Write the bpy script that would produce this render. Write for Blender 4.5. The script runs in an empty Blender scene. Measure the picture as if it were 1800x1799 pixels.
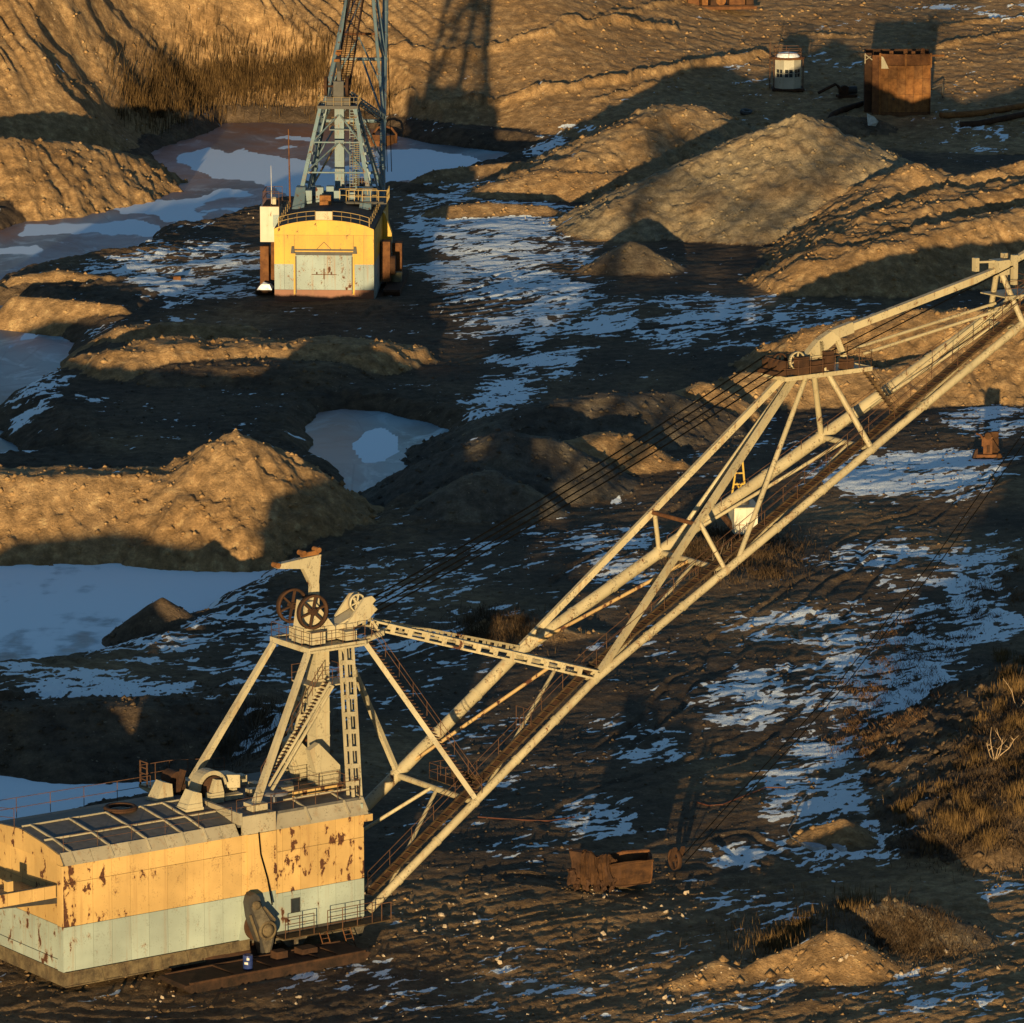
import bpy, bmesh, math, random
import numpy as np
from mathutils import Vector, Matrix
random.seed(7); np.random.seed(7)
R = math.radians
scene = bpy.context.scene
C = scene.collection

# ------------------------------------------------------------------ camera, sky, sun, exposure
CAM_H, FPX = 95.0, 10000.0
PITCH = math.atan(2000.0 / FPX)
cam_d = bpy.data.cameras.new('camera'); cam = bpy.data.objects.new('camera', cam_d); C.objects.link(cam)
cam.location = (0, 0, CAM_H); cam.rotation_euler = (math.pi / 2 - PITCH, 0, 0)
cam_d.sensor_width = 36; cam_d.lens = 36 * FPX / 1800.0
cam_d.clip_start = 5; cam_d.clip_end = 20000
scene.camera = cam
SUN_EL, SUN_AZ = 2.45, 5.15                    # sun low behind the camera, slightly to its left
world = bpy.data.worlds.new('World'); scene.world = world; world.use_nodes = True
wn = world.node_tree; bg = wn.nodes['Background']
sky = wn.nodes.new('ShaderNodeTexSky'); sky.sky_type = 'NISHITA'; sky.sun_disc = False
sky.sun_elevation = R(SUN_EL); sky.sun_rotation = R(180 + SUN_AZ)
sky.altitude = 200; sky.air_density = 1.0; sky.dust_density = 0.1; sky.ozone_density = 2.4
wn.links.new(sky.outputs[0], bg.inputs[0]); bg.inputs[1].default_value = 0.15
sun_d = bpy.data.lights.new('sun', 'SUN'); sun = bpy.data.objects.new('sun', sun_d); C.objects.link(sun)
sun_d.energy = 5.0; sun_d.angle = R(0.5); sun_d.color = (1.0, 0.74, 0.375)
ray = Vector((math.tan(R(SUN_AZ)), 1.0, -math.tan(R(SUN_EL))))
sun.rotation_euler = ray.to_track_quat('-Z', 'Y').to_euler(); sun.location = (-60, -200, 150)
scene.view_settings.view_transform = 'Standard'; scene.view_settings.look = 'None'
scene.view_settings.exposure = 0.95; scene.view_settings.gamma = 1.0
scene.view_settings.use_curve_mapping = False

# ------------------------------------------------------------------ measuring helpers (photo pixel -> point in the world)
_c, _s = math.cos(PITCH), math.sin(PITCH)
def pray(x, y):
    a = (x - 900.0) / FPX; b = (899.5 - y) / FPX
    return np.array([a, _c + b * _s, -_s + b * _c])
CAMP = np.array([0.0, 0.0, CAM_H])
def at(x, y, z=0.0):
    d = pray(x, y); return CAMP + d * ((z - CAM_H) / d[2])
def to_px(X, Y, Z):
    f = Y * _c - (Z - CAM_H) * _s; u = Y * _s + (Z - CAM_H) * _c
    return 900.0 + FPX * X / f, 899.5 - FPX * u / f

# ------------------------------------------------------------------ numpy noise
_perm = np.random.RandomState(3).permutation(256).astype(np.int32); _perm = np.concatenate([_perm, _perm, _perm])
_ga = np.arange(16) * math.pi / 8; _gx, _gy = np.cos(_ga).astype(np.float32), np.sin(_ga).astype(np.float32)
def pn(x, y):
    x = np.asarray(x, np.float32); y = np.asarray(y, np.float32)
    xf = np.floor(x); yf = np.floor(y)
    xi = xf.astype(np.int32) & 255; yi = yf.astype(np.int32) & 255
    dx = x - xf; dy = y - yf
    u = dx * dx * dx * (dx * (dx * 6 - 15) + 10); v = dy * dy * dy * (dy * (dy * 6 - 15) + 10)
    def g(ix, iy, ax, ay):
        h = _perm[_perm[ix] + iy] & 15
        return _gx[h] * ax + _gy[h] * ay
    n00 = g(xi, yi, dx, dy); n10 = g(xi + 1, yi, dx - 1, dy)
    n01 = g(xi, yi + 1, dx, dy - 1); n11 = g(xi + 1, yi + 1, dx - 1, dy - 1)
    a = n00 + u * (n10 - n00); b = n01 + u * (n11 - n01)
    return (a + v * (b - a)) * 1.45
def fbm(x, y, o=4, g=0.5):
    t = 0.0; a = 1.0
    for k in range(o):
        t = t + a * pn(x * (2 ** k) + 17.3 * k, y * (2 ** k) - 9.1 * k); a *= g
    return t
def ridged(x, y, o=3):
    t = 0.0; a = 1.0
    for k in range(o):
        t = t + a * (1 - 2 * np.abs(pn(x * (2 ** k) + 5.7 * k, y * (2 ** k) + 3.3 * k))); a *= 0.5
    return t
def sstep(a, b, x):
    t = np.clip((x - a) / (b - a), 0, 1); return t * t * (3 - 2 * t)

# ------------------------------------------------------------------ machine frame of the near dragline
A0 = at(113, 1710, 1.4); B0 = at(640, 1612, 1.4)
E1 = (B0 - A0); E1[2] = 0; E1 /= np.linalg.norm(E1); E2 = np.array([-E1[1], E1[0], 0])
ORG = np.array([A0[0], A0[1], 0.0])
PIV = ORG + 12 * E1 + 4.85 * E2                 # swing centre of the near dragline
PIVF = np.array([-19.0, 600.0, 0.0])            # swing centre of the far dragline

# ------------------------------------------------------------------ terrain
du = np.linspace(-0.112, 0.112, 820)
wl = -(0.112 + 0.5 * (np.linspace(0.03, 1, 22) ** 2))[::-1]
us = np.concatenate([wl, du, -wl[::-1]])
nr = 1260; k = np.linspace(0, 1, nr); dY = 318 + (0.25 * k + 0.5 * (0.53 - 0.25) * k * k) / (0.25 + 0.14) * 500
ys = np.concatenate([np.linspace(120, 317.5, 40), dY, 818 + 500 * np.linspace(0.02, 1, 34) ** 2])
NU, NY = len(us), len(ys)
Ug, Yg = np.meshgrid(us, ys); Xg = Ug * Yg
Xg = Xg.astype(np.float32); Yg = Yg.astype(np.float32)

def polyline_dist(X, Y, P):
    """distance to the crest line and the crest height at the nearest point"""
    best = np.full(X.shape, 1e9, np.float32); zz = np.zeros(X.shape, np.float32)
    for i in range(max(1, len(P) - 1)):
        a = P[i]; b = P[min(i + 1, len(P) - 1)]
        dx, dy = b[0] - a[0], b[1] - a[1]; L2 = dx * dx + dy * dy + 1e-6
        t = np.clip(((X - a[0]) * dx + (Y - a[1]) * dy) / L2, 0, 1)
        d = np.hypot(X - a[0] - t * dx, Y - a[1] - t * dy); m = d < best
        best = np.where(m, d, best); zz = np.where(m, a[2] + t * (b[2] - a[2]), zz)
    return best, zz
def poly_sdf(X, Y, P):
    d = np.full(X.shape, 1e12, np.float32); ins = np.zeros(X.shape, bool); n = len(P)
    for i in range(n):
        ax, ay = P[i]; bx, by = P[(i + 1) % n]
        ex, ey = bx - ax, by - ay; wx, wy = X - ax, Y - ay
        t = np.clip((wx * ex + wy * ey) / (ex * ex + ey * ey + 1e-9), 0, 1)
        d = np.minimum(d, (wx - ex * t) ** 2 + (wy - ey * t) ** 2)
        c = ((ay > Y) != (by > Y)) & (X < (bx - ax) * (Y - ay) / (by - ay + 1e-12) + ax)
        ins ^= c
    d = np.sqrt(d); return np.where(ins, -d, d)

PONDS = [
 ('frozen_lake', -1.5, 0.42, [(-260, 470), (0, 402), (90, 375), (180, 350), (250, 330), (277, 312), (270, 290), (262, 272), (292, 258), (380, 226), (405, 217), (470, 214), (560, 218), (620, 222), (690, 238), (760, 252), (850, 262), (925, 271), (930, 279), (870, 290), (835, 299), (790, 318), (745, 326), (690, 345), (560, 352), (470, 372), (400, 387), (340, 408), (302, 407), (262, 432), (215, 462), (120, 472), (60, 482), (0, 505), (-260, 620)]),
 ('frozen_pond', -2.2, 0.30, [(-260, 570), (-40, 552), (20, 552), (75, 578), (134, 604), (118, 630), (88, 662), (36, 690), (0, 716), (-20, 742), (0, 766), (28, 778), (42, 800), (75, 813), (0, 822), (-260, 840)]),
 ('frozen_pond', -1.4, 0.34, [(548, 724), (600, 716), (680, 725), (750, 748), (800, 770), (808, 785), (770, 800), (735, 832), (705, 862), (680, 888), (660, 926), (640, 942), (600, 938), (600, 900), (600, 850), (585, 825), (560, 802), (538, 782)]),
 ('snow_covered_pond', -2.2, 0.22, [(-260, 960), (0, 960), (250, 970), (430, 980), (486, 1003), (446, 1032), (392, 1062), (340, 1088), (300, 1112), (230, 1142), (150, 1172), (60, 1183), (-260, 1200)]),
 ('snow_covered_pond', -2.5, 0.34, [(-260, 1322), (0, 1318), (70, 1322), (120, 1316), (190, 1334), (250, 1326), (300, 1330), (370, 1338), (370, 1380), (250, 1420), (-260, 1560)]),
]
# crests of the spoil heaps: photo pixels with their heights; slope; flat top half width; soil kind
HEAPS = [
 ([(-260, 832, 3.7), (60, 830, 3.7), (240, 828, 3.6), (320, 828, 3.5)], .62, 2.0, 1.0),
 ([(312, 828, 3.6), (365, 786, 5.3), (416, 755, 7.3), (465, 782, 5.6), (512, 818, 3.4)], .66, .1, 1.0),
 ([(845, 772, 4.0), (890, 758, 4.8), (950, 770, 4.2)], .52, .8, .35),
 ([(828, 836, 3.2), (860, 828, 3.4), (905, 850, 2.6)], .64, .5, .45),
 ([(950, 712, 3.4), (1060, 694, 3.8), (1150, 690, 3.2)], .4, 1.0, .35),
 ([(995, 780, 2.8), (1050, 764, 3.1), (1090, 764, 3.0), (1130, 782, 2.1), (1185, 810, .8)], .62, .7, 1.0),
 ([(1190, 690, 2.4), (1240, 674, 3.0), (1290, 706, 1.5)], .6, .6, 1.0),
 ([(1310, 655, 2.4), (1390, 648, 2.7), (1470, 638, 3.1), (1530, 648, 2.8)], .5, .6, 1.0),
 ([(1560, 648, 2.8), (1640, 628, 3.3), (1700, 604, 4.0), (1800, 598, 4.2), (1960, 590, 4.4)], .5, .8, 1.0),
 ([(1450, 572, 4.2), (1550, 552, 5.8), (1680, 547, 6.4), (1800, 543, 6.6), (1960, 540, 6.6)], .55, .8, 1.0),
 ([(1110, 345, 3.8), (1180, 300, 6.0), (1250, 268, 7.7), (1310, 245, 9.0), (1365, 218, 10.6), (1410, 204, 11.5), (1450, 222, 10.3), (1500, 262, 7.8), (1556, 302, 5.3)], .47, .3, .95),
 ([(1108, 424, 3.0), (1128, 432, 2.6)], .58, .2, .5),
 ([(1470, 410, 3.6), (1530, 355, 5.4), (1590, 305, 7.2), (1614, 290, 8.1), (1650, 312, 6.8), (1700, 312, 6.9), (1800, 286, 8.0), (1980, 276, 8.2)], .5, .5, 1.0),
 ([(1440, 458, 3.0), (1550, 428, 4.4), (1680, 392, 5.6), (1800, 368, 6.4), (1980, 350, 6.6)], .62, 1.6, 1.0),
 ([(1490, 432, 3.8), (1580, 372, 5.5), (1700, 340, 6.4), (1800, 324, 6.9), (1980, 312, 7.0)], .5, 2.4, 1.0),
 ([(930, 300, 2.2), (1030, 268, 4.0), (1110, 220, 6.4), (1170, 188, 7.8), (1215, 186, 7.8), (1260, 210, 6.4)], .46, .8, .85),
 ([(880, 322, 1.4), (960, 300, 2.4), (1060, 306, 2.2), (1160, 298, 2.4)], .42, .8, .9),
 ([(760, 300, 1.0), (830, 292, 1.0), (915, 284, 1.2)], .5, .3, .7),
 ([(690, 318, .6), (730, 322, .8), (770, 330, .4)], .4, .3, .4),
 ([(790, 362, 1.0), (860, 356, 1.2), (950, 362, .9)], .35, .5, .9),
 ([(1470, 205, 3.0), (1530, 208, 2.6)], .5, .4, .35),
 ([(1930, 1130, 6.6), (1850, 1180, 5.2), (1800, 1265, 4.0), (1740, 1350, 2.9), (1665, 1450, 1.3)], .42, .6, .38),
 ([(1880, 1330, 4.0), (1810, 1410, 2.7), (1750, 1475, 1.3)], .42, .7, .42),
 ([(1320, 1694, .8), (1400, 1666, 1.3), (1462, 1636, 2.3), (1480, 1640, 2.2), (1530, 1670, 1.2)], .60, .2, 1.0),
 ([(1480, 1606, 1.5), (1570, 1588, 2.0), (1650, 1612, 1.5)], .42, .5, .5),
 ([(1190, 1722, .5), (1262, 1690, 1.0)], .4, .3, .9),
 ([(285, 1052, 1.3)], .62, .2, .2),
 ([(345, 1072, .0), (400, 1062, .0)], .4, .3, .2),
 ([(40, 1236, .7), (170, 1234, 1.0), (330, 1232, .9), (430, 1212, .6)], .3, 1.5, .25),
 ([(-260, 236, 7.2), (0, 245, 6.4), (120, 250, 5.0), (190, 262, 3.4), (238, 276, 1.7)], .62, 1.0, .95),
 ([(30, 486, .9), (100, 476, 1.3), (190, 486, .8)], .7, .6, 1.0),
 ([(30, 520, .9), (120, 528, 1.0), (210, 536, .9)], .8, .4, 1.0),
 ([(190, 626, 1.0), (245, 614, 2.1), (300, 600, 2.6), (360, 609, 2.0), (430, 602, 2.2), (500, 608, 1.9), (560, 600, 2.2), (640, 602, 2.2), (705, 614, 1.1)], .62, 2.6, 1.0),
 ([(330, 640, 1.2), (430, 640, 1.4), (540, 640, 1.3)], .26, 2.0, .34),
 ([(225, 576, 1.4), (320, 568, 1.5), (420, 574, 1.0)], .5, 1.0, .95),
 ([(1220, 955, 1.2), (1330, 960, 1.0), (1380, 985, .6)], .3, .6, .45),
 ([(880, 1090, .9), (960, 1100, 1.0), (1040, 1110, .4)], .3, .6, .6),
 ([(-54, 10334, 5.2), (-44, 10336, 5.6), (-39.5, 10340, 5.0), (-36.6, 10342, 4.8)], .8, .6, .6),  # unseen heap past the left edge, added and widened to shade the left bank
 ([(1440, 1452, .8), (1480, 1440, 1.2), (1495, 1452, .8)], .5, .2, .9),
]
FOOT_U = np.array([-.6, -.115, -.09, -.075, -.062, -.050, -.038, -.020, -.004, .006, .022, .040, .09, .13, .6])
FOOT_Y = np.array([686, 688, 694, 702, 714, 727, 733, 728, 722, 712, 706, 704, 702, 702, 720.])
FOOT_S = np.array([.46, .46, .46, .46, .45, .44, .42, .36, .33, .27, .16, .10, .088, .088, .09])
FOOT_Z = np.array([5.5, 5.2, 4.2, 3.0, 1.6, .3, -.8, -1., -1., -.8, -.3, 0, 0, 0, 0.])
IDS = np.zeros(Xg.shape, np.int16)
def build_height():
    X, Y, U = Xg, Yg, Ug
    # flats: gentle swells, wheel ruts along the dragline's travel, clods
    S = (X - ORG[0]) * E1[0] + (Y - ORG[1]) * E1[1]; T = (X - ORG[0]) * E2[0] + (Y - ORG[1]) * E2[1]
    big = fbm(X / 46, Y / 46, 3) * 0.55
    mid = fbm(S / 15 + 3, T / 7.5, 3, .5) * 0.13 * (1 + .8 * sstep(0, -20, X))
    fine = fbm(S / 2.6, T / 1.5 + 9, 4, .62) * 0.06 + ridged(S / 1.6 + 4, T / .8, 2) * .03 * sstep(-.2, .4, fbm(X / 11, Y / 11, 2))
    warp = fbm(S / 16, T / 12, 3) * 3.2
    fg = sstep(372, 338, Y + 10 * pn(X / 14, Y / 14))
    wr_ = 1.6 * fbm(S / 45, T / 25, 2)
    ruts = ridged(S / 60 + 2, (T + wr_ + .05 * S) / 2.4, 2) * .46 + ridged(S / 34 + 30, (T + wr_) / 1.1 + 7, 2) * .30 + pn(S / 24, (T + warp) / 3.6 + 7) * .45
    ruts = ruts * (0.6 + 0.8 * np.clip(fbm(S / 10 + 40, T / 5, 2), -.5, .8)) + fbm(S / 1.1, T / .7, 3, .62) * .34
    rad = np.hypot(X - PIV[0], Y - PIV[1]); rngs = np.sin(rad * 2 * math.pi / 1.9 + 2.0 * fbm(X / 7, Y / 7, 2))
    arcs = sstep(24, 19, rad) * sstep(9, 12, rad) * sstep(2, -6, T - 0.25 * S) * sstep(9, 1, S)
    ruts = ruts * (1 - arcs) * sstep(9.5, 14, rad)
    radf = np.hypot((X - PIVF[0]), Y - PIVF[1])
    arcf = sstep(34, 24, radf) * sstep(15, 19, radf) * sstep(600, 585, Y)
    h = big + mid * (1 - .5 * arcs) + fine + fg * ruts * .21 + arcs * rngs * .10 + arcf * np.sin(radf * 2 * math.pi / 2.2 + 1.5 * fbm(X / 9, Y / 9, 2)) * .09
    track = sstep(20, 40, Y - 372) * sstep(60, 20, np.abs(Y - 430)) * .0
    flat = sstep(15, 9, rad) + sstep(17, 11, radf); h = h * (1 - .9 * np.clip(flat, 0, 1))
    # the back slope of the pit
    fy = np.interp(U, FOOT_U, FOOT_Y); fs = np.interp(U, FOOT_U, FOOT_S); fz = np.interp(U, FOOT_U, FOOT_Z)
    dd = Y - fy + 2.5 * fbm(X / 24, Y / 60, 3)
    left = sstep(.0, -.03, U)
    gx = X + .55 * (Y - 700)                       # gullies run down and to the right
    gul = (ridged(gx / 6.0, (Y - .3 * X) / 60, 3) * .42 + ridged(gx / 1.8 + 7, (Y - .3 * X) / 24, 3) * .50) * left + fbm(X / 2.2, Y / 2.2, 3, .6) * .16
    hill = fz + np.where(dd > 0, dd * fs, dd * .8) + sstep(0, 14, dd) * (gul + fbm(X / 9, Y / 9, 4) * (.08 + .28 * left))
    hill = hill + sstep(.0, .02, U) * sstep(1, 6, dd) * (fbm(X / 30, Y / 9, 4, .6) * .08)
    hill = np.where(hill > 26, 26 + (hill - 26) * .1, hill)
    # pond basins
    wob = 1.6 * fbm(X / 8, Y / 11, 4)
    ice = []
    for nm, lev, bs, pts in PONDS:
        P = [tuple(at(x, y, lev)[:2]) for x, y in pts]
        sd = poly_sdf(X, Y, P) + wob * .8
        h = np.where(sd < 0, np.minimum(lev - .05 + sd * .15, lev), h)
        lim = lev + np.maximum(sd, 0) * bs + .12
        h = np.where(sd >= 0, np.minimum(h, lim + .35 * np.sqrt(np.maximum(sd, 0))), np.maximum(h, lev - .6))
        hill = np.where(sd < 0, -5, np.minimum(hill, lev + np.maximum(sd, 0) * .45 + .045 * np.maximum(sd, 0) ** 2 + .1)) if nm == 'frozen_lake' else hill
        ice.append(sd)
    near_w = np.min(np.stack([np.abs(s_) for s_ in ice]), 0); outw = np.min(np.stack(ice), 0) > 0
    h = h + np.where(outw, ridged(X / 2.6, Y / 2.2, 3) * .20 * sstep(14, 3, near_w) * sstep(0, 2.0, near_w), 0)
    soil = .30 + .30 * fbm(X / 20 + 5, Y / 30, 4) + .30 * fg + .12 * sstep(0, 20, X) * sstep(520, 480, Y)
    IDS[:] = 0
    m = hill > h; IDS[m] = 1; h = np.maximum(h, hill); soil = np.where(m, .92 + .25 * fbm(X / 15, Y / 15, 3), soil)
    # spoil heaps
    n1 = fbm(X / 5.5, Y / 5.5, 4); n2 = fbm(X / 1.7 + 30, Y / 1.7, 3); n3 = ridged((X + .35 * Y) / 2.6, (Y - .3 * X) / 10, 3); n4 = ridged(X / 1.5 + 3, Y / 1.1, 2) * sstep(-.1, .5, fbm(X / 7 + 60, Y / 7, 2))
    global GREY; GREY = np.zeros(X.shape, np.float32); GREYH = {2: .8, 3: .9, 4: .6, 10: .75, 11: .6, 15: .35, 24: .5}
    for i, (crest, sl, w, so) in enumerate(HEAPS):
        P = [tuple(at(x, y, z)) for x, y, z in crest] if abs(crest[0][1]) < 5000 else [(q[0], q[1] - 10000, q[2]) for q in crest]
        zm = max(p[2] for p in P); reach = (zm + 4) / sl + w + 4
        x0 = min(p[0] for p in P) - reach; x1 = max(p[0] for p in P) + reach
        y0 = min(p[1] for p in P) - reach; y1 = max(p[1] for p in P) + reach
        M = (X > x0) & (X < x1) & (Y > y0) & (Y < y1)
        big_ = np.clip(zm / 6, .25, 1.2); xm, ym = X[M], Y[M]; hh = None; dmin = None
        for s_ in range(max(1, len(P) - 1)):
            d, z = polyline_dist(xm, ym, P[s_:s_ + 2])
            v = z - sl * (np.maximum(0, d - w * (1 + .6 * n1[M])) + n1[M] * (.75 if GREYH.get(i, 0) < .7 else .42) * big_ * sstep(.3, 4, d))
            hh = v if hh is None else np.maximum(hh, v); dmin = d if dmin is None else np.minimum(dmin, d)
        hh = hh + n2[M] * .20 * big_ + n3[M] * (.30 if GREYH.get(i, 0) < .7 else .13) * big_ * sstep(.4, 3.5, dmin) + n4[M] * .22 * big_
        hh = hh - .30 * np.maximum(0, 1.6 - hh) ** 2 * .25
        cur = h[M]; win = hh > cur + .02
        k_ = .35; t = np.clip(.5 + .5 * (hh - cur) / k_, 0, 1)
        h[M] = cur * (1 - t) + hh * t + k_ * t * (1 - t)
        idv = IDS[M]; idv[win] = 10 + i; IDS[M] = idv
        gv = GREY[M]; gv = np.where(win, GREYH.get(i, 0.0) + .35 * n1[M] * (GREYH.get(i, 0.0) > 0), gv); GREY[M] = gv
        sv = soil[M]; sv = np.where(win, so + .2 * n1[M], sv); soil[M] = sv
    return h.astype(np.float32), soil.astype(np.float32), ice
Zg, SOIL, ICE_SD = build_height()
def height_at(X, Y):
    u = X / Y; i = np.clip(np.searchsorted(us, u) - 1, 0, NU - 2); j = np.clip(np.searchsorted(ys, Y) - 1, 0, NY - 2)
    a = (u - us[i]) / (us[i + 1] - us[i]); b = (Y - ys[j]) / (ys[j + 1] - ys[j])
    return float((Zg[j, i] * (1 - a) + Zg[j, i + 1] * a) * (1 - b) + (Zg[j + 1, i] * (1 - a) + Zg[j + 1, i + 1] * a) * b)
def hit(px, py):
    """where the line of sight through a photo pixel meets the terrain"""
    d = pray(px, py); u = d[0] / d[1]; i = int(np.clip(np.searchsorted(us, u) - 1, 0, NU - 2))
    a = (u - us[i]) / (us[i + 1] - us[i]); col = Zg[:, i] * (1 - a) + Zg[:, i + 1] * a
    zr = CAM_H + ys * d[2] / d[1]; k_ = np.nonzero((zr <= col) & (ys > 200))[0]
    if len(k_) == 0: return at(px, py)
    j = k_[0]; f0 = zr[j - 1] - col[j - 1]; f1 = col[j] - zr[j]; Y = ys[j - 1] + (ys[j] - ys[j - 1]) * f0 / (f0 + f1 + 1e-9)
    return np.array([u * Y, Y, CAM_H + Y * d[2] / d[1]])

# crack and scarp lines of slope and heaps: low berms added to throw dark shadow lines
CRACKS = [([(690, 185), (760, 184), (850, 182), (930, 166), (1000, 160), (1100, 142), (1200, 122), (1290, 108), (1345, 98)], .95, .75), ([(640, 100), (700, 92), (840, 94), (900, 78), (960, 60), (1010, 36), (1040, 44), (1080, 34), (1120, 44), (1180, 52)], .8, .7), ([(1040, 36), (1120, 20), (1200, 0)], .5, .5),
 ([(1050, 178), (1100, 166), (1160, 150)], .5, .5), ([(1500, 100), (1640, 86), (1800, 58)], .5, .6), ([(1640, 50), (1720, 40), (1800, 32)], .4, .5), ([(1390, 62), (1470, 66), (1540, 60)], .35, .5),
 ([(1340, 412), (1400, 398), (1440, 388), (1490, 362), (1530, 345)], .55, .45), ([(1240, 320), (1280, 312), (1330, 318), (1380, 300), (1420, 285), (1470, 258)], .4, .45), ([(1210, 300), (1260, 272), (1330, 248)], .35, .4), ([(1380, 430), (1440, 420), (1500, 400), (1600, 360), (1700, 322)], .35, .5), ([(910, 335), (980, 312), (1060, 305)], .4, .4),
 ([(410, 790), (440, 815), (480, 850), (520, 870)], .7, .6), ([(450, 770), (500, 800), (540, 830)], .5, .5), ([(360, 870), (400, 895), (430, 905)], .4, .4), ([(60, 935), (110, 925), (150, 945), (190, 930)], .5, .4), ([(20, 945), (80, 950), (170, 955)], .35, .4), ([(0, 505), (60, 515), (130, 510), (220, 492)], .6, .6), ([(380, 62), (420, 85), (450, 105)], .9, .6), ([(270, 78), (310, 115)], .6, .5), ([(340, 70), (390, 105), (420, 118)], .6, .5)]
def apply_cracks():
    cols = [[hit(x, y) for x, y in c[0]] for c in CRACKS]
    for (pix, dep, w), P in zip(CRACKS, cols):
        x0 = min(q[0] for q in P) - 4; x1 = max(q[0] for q in P) + 4; y0 = min(q[1] for q in P) - 6; y1 = max(q[1] for q in P) + 6
        M = (Xg > x0) & (Xg < x1) & (Yg > y0) & (Yg < y1)
        if not M.any(): continue
        X, Y = Xg[M], Yg[M]; hl = min(c_[1] for c_ in pix) < 200; n = fbm(X / 2.6, Y / 2.6, 4) * (.45 if hl else .9)
        d, _z = polyline_dist(X + n, Y + 1.3 * fbm(X / 4 + 9, Y / 4, 3), P)
        side = np.interp(X, *zip(*sorted((q[0], q[1]) for q in P))) if abs(P[-1][0] - P[0][0]) > 3 else Y
        fade = np.clip(.6 + .9 * fbm(X / 9, Y / 9, 3), .15, 1.2)
        Zg[M] += dep * (1.25 if min(c_[1] for c_ in pix) < 200 else .8) * np.exp(-(d / (w * .8)) ** 2) * np.maximum(fade, .85 if hl else .45)
apply_cracks()
TRACKS = [[(1060, 1330), (1180, 1230), (1300, 1120), (1420, 1030), (1560, 930), (1700, 860), (1800, 820)], [(980, 1450), (1150, 1370), (1330, 1300), (1400, 1200), (1450, 1080), (1560, 980)], [(700, 1180), (850, 1120), (1000, 1020), (1150, 930), (1280, 860)], [(900, 1545), (1150, 1590), (1400, 1560), (1600, 1530), (1800, 1560)], [(650, 560), (800, 520), (950, 470), (1080, 440)], [(820, 640), (1000, 600), (1200, 575), (1450, 560)], [(1300, 1480), (1450, 1560), (1620, 1590), (1800, 1640)]]
def apply_tracks():
    for pix in TRACKS:
        P = [hit(x, y) for x, y in pix]
        x0 = min(q[0] for q in P) - 4; x1 = max(q[0] for q in P) + 4; y0 = min(q[1] for q in P) - 4; y1 = max(q[1] for q in P) + 4
        M = (Xg > x0) & (Xg < x1) & (Yg > y0) & (Yg < y1) & (IDS == 0); X, Y = Xg[M], Yg[M]
        d, _z = polyline_dist(X + 1.2 * fbm(X / 12, Y / 12, 3), Y + 1.6 * fbm(X / 14 + 5, Y / 14, 3), P)
        f = np.clip(.7 + .7 * fbm(X / 8, Y / 8, 2), .2, 1.2)
        for g in (.95, -.95): Zg[M] += (-.10 * np.exp(-((d - 1.15) / .30) ** 2) + .07 * np.exp(-((d - 1.65) / .28) ** 2)) * f * .75
apply_tracks()

# ---- snow lying on the ground: where the photo has it, broken up by wind and clods
SNOW = [(340, 480, 150, 60, .62), (300, 430, 110, 30, .4), (250, 996, 280, 16, .62), (450, 1012, 60, 34, .62), (330, 1098, 140, 20, .62), (120, 1182, 140, 14, .6), (60, 705, 50, 40, .6), (850, 400, 140, 60, .66), (900, 470, 160, 60, .66), (960, 530, 150, 40, .62), (1150, 565, 240, 40, .58), (1400, 560, 180, 40, .5), (800, 340, 120, 40, .5), (700, 1090, 160, 110, .46), (900, 960, 150, 70, .36), (1000, 560, 200, 40, .6), (1020, 440, 90, 60, .5),
 (985, 245, 70, 30, .62), (740, 205, 60, 25, .4), (1090, 350, 70, 30, .35), (940, 640, 110, 35, .6), (870, 700, 90, 55, .58), (200, 575, 50, 22, .5), (400, 670, 80, 30, .34), (30, 720, 50, 40, .75), (470, 740, 60, 40, .3), (300, 560, 100, 12, .35),
 (340, 1120, 190, 50, .58), (180, 1200, 180, 26, .72), (430, 1080, 120, 40, .45), (600, 1130, 160, 120, .36), (430, 1250, 110, 80, .56), (640, 1230, 90, 80, .44), (300, 1310, 120, 20, .55), (800, 1230, 120, 90, .36), (830, 1080, 150, 120, .33),
 (1080, 980, 110, 55, .5), (1020, 950, 90, 30, .35), (1130, 1130, 120, 30, .42), (1010, 870, 140, 50, .22), (1600, 835, 150, 42, .78), (1740, 722, 80, 40, .6), (1480, 640, 150, 40, .2), (1290, 760, 150, 60, .3), (1600, 990, 170, 45, .52), (1450, 1100, 160, 45, .52), (1740, 1000, 80, 60, .5),
 (1300, 1210, 80, 60, .66), (1480, 1200, 110, 110, .6), (1620, 1180, 100, 130, .62), (1430, 1370, 100, 100, .62), (1560, 1330, 90, 90, .55), (1330, 1490, 60, 25, .66), (1480, 1490, 90, 35, .6), (1730, 1080, 60, 60, .7), (1660, 1210, 45, 70, .74), (1600, 1350, 45, 75, .74), (1530, 1460, 50, 45, .66), (1120, 1310, 90, 50, .5), (1060, 1440, 80, 45, .52), (960, 1500, 120, 40, .35), (880, 1400, 90, 50, .3),
 (850, 1720, 300, 60, .36), (1150, 1660, 200, 60, .28), (1600, 1740, 200, 50, .5), (1000, 1750, 300, 40, .38), (1300, 1740, 120, 40, .42), (1760, 1560, 60, 40, .45), (1350, 1600, 150, 40, .36), (1240, 1560, 120, 30, .34),
 (1700, 15, 130, 12, .55), (1560, 60, 60, 8, .2), (1480, 110, 120, 14, .4), (1320, 130, 60, 26, .45), (1700, 200, 110, 22, .38), (1720, 240, 110, 25, .4), (1290, 300, 50, 30, .3), (60, 235, 90, 20, .2)]
PXg, PYg = to_px(Xg, Yg, Zg)
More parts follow.
